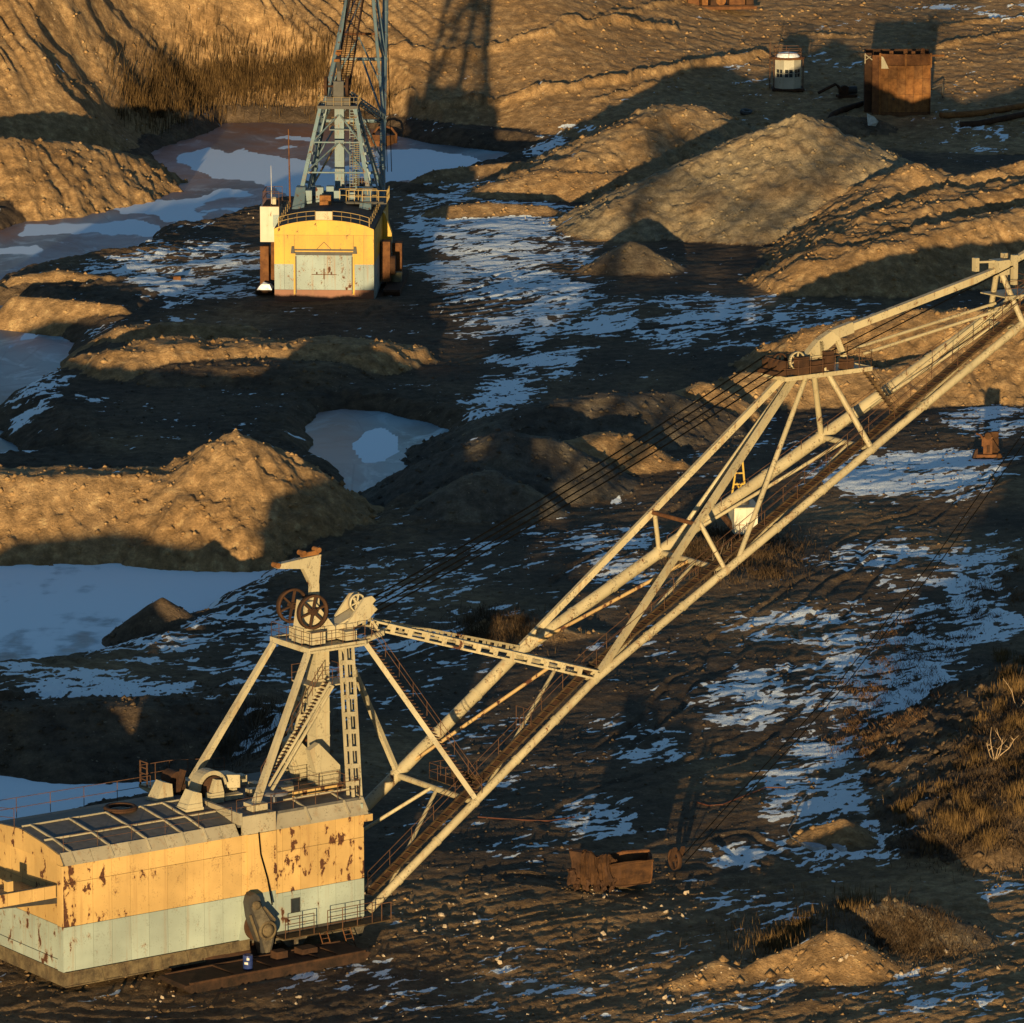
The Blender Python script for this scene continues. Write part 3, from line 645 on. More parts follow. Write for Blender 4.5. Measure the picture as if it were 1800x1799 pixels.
    j.prism([(20.9, y, 21.7), (21.45, y, 21.7), (21.65, y, 23.5), (20.6, y, 23.42), (18.5, y, 23.25), (18.45, y, 22.98), (20.35, y, 22.75)], (0, .44, 0)).build('service_jib', M_DARK if far else ST, root)
    jr = MB()
    for x, z in ((18.45, 23.18), (20.35, 23.72), (21.45, 23.80)): MB().lathe((x, TC - .3, z), (0, 1, 0), [(.17, 0), (.17, .6)], 12).build('jib_roller', M_RUSTO, root)
    jr.prism([(20.3, TC - .1, 23.45), (21.55, TC - .1, 23.5), (21.6, TC - .1, 23.95), (21.2, TC - .1, 23.75), (20.6, TC - .1, 23.7), (20.25, TC - .1, 23.85)], (0, .2, 0))
    jr.build('roller_bracket', M_RUSTO, root)
    # landing on the column and the stair to it
    mb = MB(); mb.box(20.2, 22.8, TC - 1.6, TC + 1.0, 15.45, 15.53); mb.build('landing', ST, root)
    mb = MB(); mb.rail([(20.2, TC - 1.6, 15.5), (22.8, TC - 1.6, 15.5), (22.8, TC + 1.0, 15.5), (20.2, TC + 1.0, 15.5)], 1.0, 1.3, .022); mb.build('landing_railing', RA, root)
    a = Vector((16.2, 2.7, 10.0)); b = Vector((20.9, 2.9, 15.9)); mb = MB()
    for dy in (-.3, .3): mb.beam(a + Vector((0, dy, 0)), b + Vector((0, dy, 0)), .06, .16)
    mb.beam(a + Vector((.4, 0, -.35)), b + Vector((.4, 0, -.35)), .14, .14); mb.build('stair_stringer', ST, root)
    mb = MB()
    for i in range(30): p = a + (b - a) * (i + .5) / 30; mb.box(p.x - .12, p.x + .12, p.y - .27, p.y + .27, p.z, p.z + .04)
    mb.rail([a + Vector((-.1, .4, .1)), b + Vector((-.1, .4, .1))], .95, 1.3, .022); mb.build('stair_steps', RA, root, kind='stuff')
    # ---- boom: two tube chords, cross frames, braces, the raised tie with its posts
    TIP = 97.0
    for sd in (0, 1):
        r = .26 if sd == 0 and not far else (.40 if not far else .34)
        MB().path([chord(22.3, sd), chord(39.6, sd), chord(TIP, sd)], r, 16, None).build('boom_chord', BO, root)
        cl = MB()
        for s_ in (24.5, 27.4, 30.3, 33.5, 36.5, 39.6, 44, 47, 50.6, 55, 59, 63.3, 68, 72, 76):
            d = (chord(s_ + .3, sd) - chord(s_, sd)).normalized(); cl.lathe(chord(s_, sd) - d * .12, d, [(r + .045, 0), (r + .045, .24)], 16)
        cl.build('chord_collars', BO, root, kind='stuff')
    frames = [30.3, 39.6, 50.6, 63.3, 76.4]
    for s_ in frames:
        MB().tube(chord(s_, 0), chord(s_, 1), .2, 10).build('cross_tube', BO, root)
    prev = [23.0] + frames[:-1]
    for s_, p_ in zip(frames, prev):
        mid = Vector((s_ - .1, TC, chord_z(s_)))
        for sd in (0, 1):
            a = chord(p_ + .6, sd); b = mid + Vector((0, -.3 if sd == 0 else .3, 0))
            MB().tube(b, a, .12, 8).build('brace', M_BRACE if (s_ in (39.6, 50.6) and sd == 1) else BO, root)
    PK = Vector((59.3, TC, 31.2))                     # raised head half way out
    for sd in (0, 1):
        a = chord(39.6, sd) + Vector((.3, 0, .35)); b = PK + Vector((-.6, -.45 if sd == 0 else .45, -.1))
        MB().beam(a, b, .32, .40, (0, 0, 1)).build('upper_strut', BO, root)
        m_ = a + (b - a) * .50
        MB().tube(m_, chord(50.6, sd), .16, 8).build('hanger', BO, root)
        MB().tube(PK + Vector((1.6, -.6 if sd == 0 else .6, .1)), chord(63.3, sd), .2, 8).build('post', BO, root)
        MB().tube(PK + Vector((.2, -.6 if sd == 0 else .6, -.1)), chord(51.6, sd), .17, 8).build('hanger', BO, root)
    a0 = chord(39.6, 0) * .5 + (PK + Vector((-.6, -.45, -.1))) * .5; a1 = chord(39.6, 1) * .5 + (PK + Vector((-.6, .45, -.1))) * .5
    MB().tube(a0, a1, .15, 8).build('cross_bar', M_RUST, root)
    # head half way: platform, castings, wheels
    mb = MB(); mb.box(57.2, 64.3, TC - 1.3, TC + 1.3, 31.0, 31.07)
    for y in (TC - 1.28, TC + 1.28): mb.beam((57.2, y, 31.0), (64.3, y, 31.0), .14, .28)
    for x in (57.2, 64.3): mb.beam((x, TC - 1.3, 31.0), (x, TC + 1.3, 31.0), .14, .28)
    mb.build('boom_platform', BO, root)
    mb = MB(); mb.rail([(57.2, TC + 1.25, 31.1), (57.2, TC - 1.25, 31.1), (64.3, TC - 1.25, 31.1), (64.3, TC + 1.25, 31.1), (57.2, TC + 1.25, 31.1)], 1.05, 1.0, .024); mb.build('boom_platform_railing', RA, root)
    mb = MB(); mb.prism([(58.9, TC - .25, 31.5), (59.5, TC - .25, 31.2), (62.5, TC - .25, 33.05), (61.8, TC - .25, 33.6), (60.7, TC - .25, 33.1)], (0, .5, 0))
    mb.beam((62.3, TC, 33.2), (63.3, TC, 31.1), .3, .3); mb.beam((60.9, TC, 33), (61.1, TC, 31.1), .5, .3); mb.build('boom_head_casting', BO, root)
    sheave('boom_rope_wheel', (58.6, TC - .6, 32.0), .62, .24, BO, root); sheave('boom_rope_wheel', (58.0, TC + .5, 31.8), .62, .24, M['wheel'], root)
    mb = MB()
    for y in (-.75, -.25, .25, .75): mb.lathe((57.3, TC + y, 31.75), (0, 1, 0), [(.42, -.1), (.42, .1)], 16)
    mb.box(56.6, 58.3, TC - 1.0, TC + 1.0, 31.2, 31.5); mb.build('equaliser_block', M_RUSTD, root)
    for (x, y, w_, d_, h_) in ((58.3, 3.7, .9, .5, 1.2), (59.6, 3.9, 1.0, .4, .8), (60.9, 4.0, .6, .5, 1.3), (62.2, 3.8, .8, .6, .7)): MB().box(x, x + w_, y, y + d_, 31.08, 31.08 + h_).build('gear_case', M_RUSTD, root)
    # the straight upper tie out to the tip post
    P2 = Vector((61.9, TC, 33.3)); P3 = Vector((76.2, TC, 36.3)); P4 = Vector((96.0, TC, 43.6))
    MB().beam(P2, P2 + (P3 - P2) * .12, .44, .72).build('tie_root', BO, root)
    MB().beam(P2 + (P3 - P2) * .115, P3, .40, .48).build('upper_tie', BO, root)
    MB().beam(P3, P4, .40, .48).build('upper_tie', BO, root)
    for sd in (0, 1):
        MB().tube(P3 + Vector((.0, -.25 if sd == 0 else .25, -.2)), chord(76.4, sd) + Vector((.5, 0, .3)), .2, 8).build('tip_post', BO, root)
        MB().tube(Vector((64.3, TC + (-.5 if sd == 0 else .5), 31.9 + .2 * sd)), Vector((76.6, TC + (-.8 if sd == 0 else .8), 33.9)), .11, 6).build('light_tie', BO, root)
    mb = MB(); mb.box(75.7, 78.8, TC - 1.3, TC + 1.3, 34.6, 34.68); mb.beam((75.7, TC - 1.3, 34.6), (78.8, TC - 1.3, 34.6), .12, .24); mb.build('tip_platform', BO, root)
    mb = MB(); mb.rail([(75.7, TC - 1.3, 34.7), (78.8, TC - 1.3, 34.7), (78.8, TC + 1.3, 34.7)], 1.0, 1.0, .024); mb.rail([(74.0, TC - 2.1, 32.6), (77.2, TC - 1.9, 34.3)], 1.0, 1.0, .024); mb.build('tip_railing', RA, root)
    mb = MB(); mb.box(75.7, 76.7, TC - .5, TC + .5, 36.0, 37.0); mb.box(76.9, 77.25, TC - .7, TC - .35, 35.3, 37.3); mb.box(76.9, 77.25, TC + .35, TC + .7, 35.3, 37.3)
    mb.beam((74.2, TC, 37.0), (75.9, TC, 36.9), .14, .14); mb.box(74.0, 74.3, TC - .2, TC + .2, 36.4, 37.3); mb.build('tip_casting', BO, root)
    # walkway with treads on the inner side of the near chord, hand rails
    if not far:
        tr = MB(); wr = MB(); st = MB(); s_ = 23.0
        def wpos(s): return chord(s, 0) + Vector((-.1, .62, .42))
        while s_ < 95:
            p = wpos(s_); tr.box(p.x - .02, p.x + .26, p.y - .45, p.y + .4, p.z + .12, p.z + .17); s_ += .46
        for y in (-.38, .38): st.path([wpos(22.8) + Vector((0, y, .1)), wpos(39.6) + Vector((0, y, .1)), wpos(95) + Vector((0, y, .1))], .07, 4)
        MB().path([wpos(22.8) + Vector((0, 0, .03)), wpos(39.6) + Vector((0, 0, .03)), wpos(95) + Vector((0, 0, .03))], .02, 4).build('walkway_cable', M_DARK, root)
        dk = MB(); dk.beam(wpos(22.8) + Vector((0, 0, .04)), wpos(39.6) + Vector((0, 0, .04)), .8, .03); dk.beam(wpos(39.6) + Vector((0, 0, .04)), wpos(95) + Vector((0, 0, .04)), .8, .03); dk.build('walkway_floor', M_RUSTD, root)
        st.build('walkway_stringer', M['walk'], root); tr.build('walkway_treads', M['walk'], root, kind='stuff')
        for y in (.42,):
            wr.rail([wpos(23) + Vector((0, y, .2)), wpos(39.6) + Vector((0, y, .2)), wpos(94) + Vector((0, y, .2))], 1.0, 2.1, .022)
        wr.rail([wpos(40) + Vector((0, -.4, .2)), wpos(94) + Vector((0, -.4, .2))], .95, 3.2, .02, 0)
        wr.build('walkway_railing', RA, root)
        fr = MB(); a = chord(51, 1) + Vector((0, 0, .3)); b = chord(95, 1) + Vector((0, 0, .3)); fr.rail([a + Vector((0, -.3, 0)), b + Vector((0, -.3, 0))], .6, 2.4, .02, 0); fr.build('chord_railing', RA, root)
    # ladder down from the half-way head
    mb = MB(); a = Vector((64.3, TC - .2, 31.0)); b = Vector((66.4, TC - half(66) + 1.0, chord_z(66) + .4))
    for dy in (-.3, .3): mb.beam(a + Vector((dy * .3, dy, 0)), b + Vector((dy * .3, dy, 0)), .07, .16)
    for i in range(14): p = a + (b - a) * (i + .5) / 14; mb.box(p.x - .14, p.x + .14, p.y - .32, p.y + .32, p.z, p.z + .05)
    mb.rail([a + Vector((.3, .3, 0)), b + Vector((.3, .3, 0))], .9, 1.2, .02); mb.build('boom_ladder', M['walk'], root)
    # work platform on the first cross frame
    mb = MB(); mb.box(29.9, 31.6, 2.2, 4.9, 8.0, 8.06)
    for i in range(9): mb.box(31.0, 31.25, 1.6 + .28 * i, 1.82 + .28 * i, 8.15, 8.75)
    mb.build('frame_platform', M['walk'], root)
    mb = MB(); mb.rail([(29.9, 4.9, 8.05), (29.9, 2.2, 8.05)], 1.0, 1.0, .022); mb.rail([(31.6, 4.9, 8.05), (29.9, 4.9, 8.05)], 1.0, 1.0, .022)
    mb.rail([(35.2, 1.3, chord_z(35.2) + .1), (35.2, 2.9, chord_z(35.2) + .1)], 1.5, .8, .022); mb.build('frame_railing', RA, root)
    # suspension ropes from the A-frame head to the half-way head, and on to the tip
    for y in (-.75, -.25, .25, .75):
        a = Vector((25.3, TC + y * .9, 19.6 + .25 * y)); b = Vector((57.2, TC + y * 1.3, 31.9 + .45 * y)); pts = [a + (b - a) * t + Vector((0, 0, -1.1 * 4 * t * (1 - t) * .35)) for t in (0, .12, .25, .4, .55, .7, .85, 1)]
        MB().path(pts, .05, 6).build('suspension_rope', M['cable'], root)
    for y in (-.6, .6):
        a = Vector((61.5, TC + y, 31.8)); b = Vector((96.0, TC + y, 43.5)); MB().path([a, a + (b - a) * .5 + Vector((0, 0, -.5)), b], .04, 5).build('suspension_rope', M['cable'], root)
    if far:
        mb = MB(); a = Vector((25.5, TC, 19.2)); b = Vector((57.0, TC, 31.2))
        for y in (-.75, .75): mb.beam(a + Vector((0, y, 0)), b + Vector((0, y, 0)), .16, .3)
        for i in range(64): p = a + (b - a) * (i + .5) / 64; mb.beam(p + Vector((0, -.75, .1)), p + Vector((0, .75, .1)), .10, .06)
        mb.build('rope_walkway', M_RUSTD, root)
        mb = MB()
        for y in (TC - 1.75, TC - 1.15): mb.tube((20.6, y, 8.9), (20.9, y, 17.9), .05, 5)
        for i in range(28): mb.tube((20.6 + .3 * i / 28, TC - 1.75, 9 + 8.9 * i / 28), (20.6 + .3 * i / 28, TC - 1.15, 9 + 8.9 * i / 28), .04, 4)
        mb.build('mast_ladder', ST, root)
        for z in (11.5, 14.5):
            t = (z - 9.3) / 8.5; ya, yb = 1.2 + 1.8 * t, 8.5 - 1.7 * t; xx = 14.4 + 5.1 * t
            MB().tube((xx, ya, z), (xx, yb, z), .1, 6).build('cross_bar', ST, root)
            for y in (ya, yb): MB().tube((xx, y, z), (21.2, TC, z + 2.6), .1, 6).build('diagonal', ST, root)
        for i, s_ in enumerate((34.5, 45.0, 56.0)):
            for sd in (0, 1): MB().tube(chord(s_, sd), Vector((s_ + 4.4, TC, chord_z(s_ + 4.4) + 3.2)), .1, 6).build('diagonal', BO, root)

# ------------------------------------------------------------------ near dragline
RZ = math.atan2(E1[1], E1[0])
near = empty('dragline_excavator', (ORG[0], ORG[1], 0), RZ)
tag(near, 'huge dragline excavator with peeling yellow and mint house and cream boom, nearest the camera', 'dragline excavator', 'draglines parked in the open pit')
near_inv = Matrix.Translation(near.location) @ Matrix.Rotation(RZ, 4, 'Z'); near_inv.invert()
def loc(P): return near_inv @ Vector(P)
HW = 9.7
MB().box(.07, 21.5, .07, HW - .07, 1.2, 7.97).build('house_core', M_DARK, near)
edges_l = [.0, .77, 2.07, 3.39, 4.70, 5.99, 7.32, 8.61, 9.92, 11.26, 12.62, 13.02]; edges_r = [15.09, 15.6, 16.9, 18.2, 19.5, 20.9, 21.6]
def wall_run(edges, rows, y, out):
    for a, b in zip(edges[:-1], edges[1:]):
        for z0, z1, mt in rows:
            j = .004 * random.uniform(-1, 1)
            MB().box(a + .012, b - .012, y + j - (0 if out < 0 else .06), y + j + (.06 if out < 0 else 0), z0 + .012, z1 - .012).build('wall_panel', mt, near)
wall_run(edges_l, [(1.40, 4.15, M_MINT), (4.15, 6.85, M_YEL), (6.85, 7.93, M_YEL)], 0, -1)
wall_run(edges_r, [(1.46, 3.88, M_MINT), (3.88, 6.5, M_YEL), (6.5, 7.93, M_YEL)], 0, -1)
# pilaster over the walking leg, with its slanted mint foot
MB().box(13.02, 15.09, -.14, .06, 4.17, 7.93).build('pilaster', M_YEL, near)
MB().prism([(12.35, -.16, 1.40), (13.4, -.16, 1.40), (13.4, -.16, 4.14), (12.95, -.16, 4.14)], (0, .15, 0)).build('pilaster_foot', M_MINT, near)
MB().box(13.4, 15.07, -.02, .06, 1.5, 4.14).build('wall_panel', M_MINT, near)
# tail wall: corner post, set back field of panels, arched gable
MB().box(-.06, .06, .0, .62, 4.17, 7.93).build('corner_post', M_YELT, near); MB().box(-.06, .06, .0, .62, 1.4, 4.15).build('corner_post', M_MINTT, near)
te = [.63, 2.0, 3.4, 4.8, 6.2, 7.6, 9.08]
for a, b in zip(te[:-1], te[1:]):
    for z0, z1, mt in ((1.4, 2.05, M_MINTT), (2.05, 4.15, M_MINTT), (4.15, 6.2, M_YELT), (6.2, 7.93, M_YELT)):
        d = 0 if z0 < 1.5 else .05
        MB().box(d, d + .05, a + .012, b - .012, z0 + .012, z1 - .012).build('wall_panel', mt, near)
MB().box(-.06, .06, 9.1, HW, 1.4, 7.93).build('corner_post', M_YELT, near)
PROF = [(-.12, 7.98), (.0, 8.08), (.40, 8.60), (2.08, 8.93), (4.9, 9.28), (7.3, 9.06), (9.3, 8.62), (9.7, 8.08), (9.8, 7.98)]
MB().prism([(-.05, y, z - .03) for y, z in PROF[1:-1]] + [(-.05, 9.6, 7.95), (-.05, .05, 7.95)], (.08, 0, 0)).build('gable', M_YELT, near)
MB().prism([(.04, y, z) for y, z in PROF], (12.4, 0, 0)).build('roof', M_ROOF, near)
def roofz(y):
    ys_ = [p[0] for p in PROF]; return float(np.interp(y, ys_, [p[1] for p in PROF]))
cx = [.1, .78, 2.1, 3.48, 4.8, 6.08, 7.3, 8.58, 10.12, 11.3, 12.4]
for a, b in zip(cx[:-1], cx[1:]):
    MB().prism([(a + .015, -.16, 7.96), (a + .015, -.02, 8.13), (a + .015, .36, 8.66), (a + .015, .46, 8.66), (a + .015, .46, 8.55), (a + .015, -.05, 7.96)], (b - a - .03, 0, 0)).build('roof_curb', M_CURB, near)
for x in (.78, 3.48, 6.08, 8.58, 10.12):
    mb = MB()
    for y0, y1 in ((-.1, .40), (.40, 2.4), (2.4, 5.0)): mb.beam((x, y0, roofz(y0) + .06), (x, y1, roofz(y1) + .06), .11, .13)
    mb.build('roof_rib', M_CURB, near)
for y, x0, x1 in ((2.4, .2, 12.3), (5.0, .2, 11.6)): MB().beam((x0, y, roofz(y) + .05), (x1, y, roofz(y) + .05), .10, .12).build('roof_rib', M_CURB, near)
mb = MB(); mb.rail([(-.0, 9.4, 8.62), (12.0, 9.4, 8.62)], 1.25, 2.35, .024); mb.rail([(.0, 9.4, 8.62), (.0, 5.6, 9.2)], 1.1, 1.9, .022); mb.build('roof_railing', M_RAIL, near)
mb = MB(); mb.rail([(.4, .55, 8.68), (12.3, .55, 8.68)], .95, 2.5, .016); mb.build('roof_railing', M_RAIL, near)
# raised machinery deck at the front half
MB().box(12.46, 21.55, .5, HW - .2, 8.3, 8.92).build('machinery_deck', M_ROOF, near)
MB().box(12.42, 12.62, -.14, 5.2, 8.62, 9.36).build('deck_coaming', M_CURB, near)
MB().box(12.64, 15.05, -.14, .02, 7.96, 9.12).build('deck_coaming', M_CURB, near)
MB().box(14.85, 15.05, .03, 1.2, 8.4, 9.10).build('deck_coaming', M_CURB, near)
MB().box(12.64, 14.84, .03, 3.2, 9.0, 9.08).build('deck_plate', M_ROOF, near)
for a, b in zip([15.06, 17.62, 20.47], [17.6, 20.45, 21.85]):
    MB().prism([(a, -.16, 7.96), (a, -.02, 8.13), (a, .42, 8.78), (a, .54, 8.78), (a, .54, 8.5), (a, -.05, 7.96)], (b - a, 0, 0)).build('roof_curb', M_CURB, near)
for x in (17.6, 20.46, 21.8):
    mb = MB(); mb.beam((x, -.08, 8.15), (x, .5, 8.86), .12, .12); mb.beam((x, .5, 8.86), (x, 1.9, 9.1), .1, .1); mb.build('roof_rib', M_CURB, near)
MB().beam((17.0, 1.95, 9.12), (21.8, 1.95, 9.12), .12, .12).build('roof_rib', M_CURB, near)
MB().box(18.2, 21.9, 2.7, 2.84, 8.93, 9.28).build('deck_edge', M_YEL, near)
mb = MB(); mb.rail([(15.2, .62, 8.9), (21.7, .62, 8.9), (21.7, 4.0, 8.9)], 1.1, 1.45, .024); mb.rail([(12.5, .3, 9.1), (15.0, .3, 9.1)], 1.0, 1.2, .02); mb.rail([(17.2, 2.9, 9.1), (21.7, 2.9, 9.1)], 1.0, 1.4, .02); mb.build('deck_railing', M_RAIL, near)
MB().box(21.55, 22.15, -.16, .3, 7.5, 7.93).build('eave_bracket', M_YEL, near)
MB().box(21.5, 21.6, .1, HW - .1, 1.3, 8.6).build('front_wall', M_MINT, near)
# side platform by the far leg
mb = MB(); mb.box(11.9, 14.2, 8.2, 10.6, 9.0, 9.12); mb.prism([(11.9, 8.2, 8.6), (11.9, 10.6, 8.9), (11.9, 10.6, 9.1), (11.9, 8.2, 9.1)], (.1, 0, 0)); mb.build('side_platform', M_CREAM, near)
mb = MB(); mb.rail([(12.0, 10.5, 9.12), (14.1, 10.5, 9.12), (17.5, 9.5, 9.0)], 1.2, 1.2, .026); mb.rail([(11.95, 10.5, 9.12), (11.95, 9.7, 9.12)], 1.5, .8, .05, 3); mb.build('side_railing', M_RAIL, near)
# vents, winch, boxes on the deck
for x, y in ((10.25, 5.9), (10.55, 3.0)):
    b = roofz(y + .5) - .04; mb = MB(); mb.hexa([(x, y, b), (x + 1.25, y, b), (x + 1.25, y + 1.15, b), (x, y + 1.15, b), (x + .62, y + .1, b + 1.2), (x + 1.22, y + .1, b + 1.0), (x + 1.22, y + 1.0, b + 1.0), (x + .62, y + 1.0, b + 1.2)])
    mb.box(x - .03, x + 1.28, y - .03, y + 1.18, b, b + .16); mb.build('roof_vent', M_CREAM, near)
wx, wy, wz = 13.7, 5.2, 9.75
mb = MB(); mb.lathe((wx, wy - .45, wz), (0, 1, 0), [(.25, 0), (.78, .0), (.78, .12), (.5, .14), (.5, .9), (.78, .92), (.78, 1.02), (.25, 1.02)], 24); mb.build('winch_drum', M_RUSTD, near)
mb = MB(); n = 14
for k in range(n):
    a0, a1 = math.pi * k / n - .1, math.pi * (k + 1) / n - .1
    for dy in (wy - .3,): mb.hexa([(wx - r * math.cos(a), dy + q, wz + r * math.sin(a)) for q, (r, a) in [(0, (.82, a0)), (0, (1.08, a0)), (0, (1.08, a1)), (0, (.82, a1))]] + [(wx - r * math.cos(a), dy + 1.0, wz + r * math.sin(a)) for r, a in [(.82, a0), (1.08, a0), (1.08, a1), (.82, a1)]])
mb.build('winch_guard', M_CREAM, near)
mb = MB(); mb.box(13.1, 14.1, 4.2, 4.85, 8.95, 9.6); mb.prism([(13.3, 4.3, 9.6), (14.15, 4.3, 9.6), (13.95, 4.3, 10.35), (13.6, 4.3, 10.4)], (0, .4, 0)); mb.box(14.3, 15.6, 4.4, 5.0, 8.95, 9.25); mb.build('winch_base', M_CREAM, near)
mb = MB(); mb.hexa([(14.5, 5.5, 9.5), (15.9, 5.2, 9.4), (15.9, 6.6, 9.4), (14.5, 6.6, 9.5), (14.5, 5.5, 10.35), (15.9, 5.2, 10.2), (15.9, 6.6, 10.2), (14.5, 6.6, 10.35)]); mb.box(14.6, 14.9, 5.6, 6.4, 8.95, 9.5); mb.box(15.5, 15.8, 5.4, 6.4, 8.95, 9.4); mb.build('gear_box', M_CREAM, near)
mb = MB(); mb.lathe((12.7, 7.3, 9.9), (0, 1, 0), [(.55, 0), (.55, 1.1)], 18); mb.box(12.2, 13.2, 7.2, 8.5, 8.95, 9.6); mb.beam((12.4, 7.0, 9.2), (12.9, 7.0, 10.6), .3, .3); mb.build('small_winch', M_RUSTD, near)
for (x, y, w, d, h) in ((16.2, 4.6, .7, .5, .4), (17.4, 5.8, .5, .8, .35), (18.0, 3.6, .8, .5, .5), (14.6, 2.2, .5, .35, .3), (19.0, 4.6, .4, .4, .45), (16.8, 7.2, .9, .7, .6)): MB().box(x, x + w, y, y + d, 8.93, 8.93 + h).build('deck_box', M_CREAM, near)
mb = MB()
for i in range(5): MB().tube((13.6 + .5 * i, 1.6 + .5 * i, 9.05), (14.6 + .5 * i, 2.4 + .35 * i, 9.2), .07, 6).build('deck_pipe', M_CREAM, near)
mb = MB(); mb.lathe((16.5, 2.2, 8.92), (0, 0, 1), [(.12, 0), (.12, .6), (.85, .62), (.85, .70), (.1, .72)], 22); mb.build('round_cover', plain('grey_steel', (.13, .13, .145)), near)
for y in (3.2, 6.0):
    mb = MB(); P = [(20.6, y, 8.95), (22.0, y, 8.95), (22.0, y, 10.35), (20.45, y, 11.95), (19.75, y, 11.6)]
    mb.prism(P, (0, .5, 0)); mb.prism([(20.2, y - .05, 10.2), (20.5, y - .05, 10.2), (20.62, y - .05, 11.75), (20.42, y - .05, 11.9)], (0, .05, 0)); mb.beam((20.9, y - .03, 9.0), (20.15, y - .03, 11.4), .05, .05, (0, 1, 0)); mb.box(20.7, 21.95, y - .04, y, 9.0, 9.3)
    mb.build('fairlead_housing', M_CREAM, near)
sheave('fairlead_wheel', (22.3, 6.9, 10.4), 1.0, .28, M_RUST, near)
MB().lathe((7.25, 5.2, roofz(5.2) + .12), (0, 0, 1), [(.72, -.1), (1.0, -.12), (1.05, .05), (.95, .14), (.76, .12)], 24, True, True).build('hose_coil', M_RUSTD, near)
# skirt, turntable, underframe
for a, b in zip([0, 2.6, 5.2, 7.9, 10.5], [2.58, 5.18, 7.88, 10.48, 12.0]): MB().box(a, b, -.03, .09, .5, 1.385).build('skirt_plate', M_SKIRT, near)
mb = MB()
for x in (2.4, 4.0, 6.6, 8.4, 9.8, 11.4): mb.prism([(x, -.10, .48), (x + .35, -.10, .48), (x + .12, -.10, 1.36), (x, -.10, 1.36)], (0, .07, 0))
mb.box(.0, 12.0, -.12, -.03, .46, .54); mb.box(0, 12, -.1, -.03, 1.3, 1.385); mb.build('skirt_ribs', M_SKIRT, near)
MB().prism([(11.6, -.1, .5), (12.6, -.1, .1), (13.1, -.1, .1), (13.1, -.1, 1.38), (11.95, -.1, 1.38)], (0, .2, 0)).build('skirt_plate', M_SKIRT, near)
for a, b in zip([0, 2.4, 4.9, 7.3], [2.38, 4.88, 7.28, HW]): MB().box(-.03, .09, a, b, .5, 1.385).build('skirt_plate', M_SKIRT, near)
MB().lathe((12, TC, -.3), (0, 0, 1), [(5.4, 0), (5.4, 1.0), (4.6, 1.0), (4.6, 1.4)], 40).build('turntable', M_RUSTD, near)
mb = MB(); mb.box(13.2, 21.5, .6, HW - .6, .85, 1.38)
for x in (15.5, 17.3, 19.2, 20.9): mb.prism([(x, -.9, 1.22), (x + .5, -.9, 1.22), (x + .7, .6, .5), (x, .6, .5)], (.25, 0, 0.0)); 
mb.box(15.0, 21.6, -.05, .55, .75, 1.1); mb.prism([(20.3, -.3, 1.2), (21.5, -.3, 1.2), (21.2, -.3, .3), (20.7, -.3, .35)], (0, .5, 0)); mb.prism([(15.2, -.4, 1.1), (17.2, -.4, 1.1), (16.8, -.4, .55), (15.7, -.4, .5)], (0, .4, 0)); mb.build('underframe', M_CAST, near)
MB().box(15.0, 23.0, -1.05, -.05, 1.20, 1.27).build('walkway', M_WALKM, near)
mb = MB(); mb.rail([(15.1, -1.02, 1.27), (17.2, -1.02, 1.27)], 1.3, 1.1, .028, 2); mb.rail([(18.2, -1.02, 1.27), (21.5, -1.02, 1.27)], 1.3, 1.1, .028, 2); mb.rail([(21.5, -1.02, 1.27), (22.9, -1.02, 1.27)], 1.1, .8, .03, 0); mb.build('walkway_rail', M_RAIL, near)
for x in (17.5, 19.2):
    mb = MB()
    for dx in (0, .55): mb.tube((x + dx, -1.15, 1.3), (x + dx + .1, -1.7, .05), .035, 6)
    for i in range(5): t = (i + .5) / 5; mb.tube((x + .1 * t, -1.15 - .55 * t, 1.3 - 1.25 * t), (x + .55 + .1 * t, -1.15 - .55 * t, 1.3 - 1.25 * t), .025, 6)
    mb.build('access_ladder', M_RUST, near)
# door and window
d_ = MB().box(15.62, 16.88, -.035, -.002, 1.5, 3.62).build('side_door', M_MINT, near)
MB().box(16.15, 16.83, -.06, -.037, 2.5, 3.42).build('window_frame', M_DARK, d_)
MB().box(16.21, 16.77, -.07, -.062, 2.56, 3.36).build('window_glass', M_GLASS, d_)
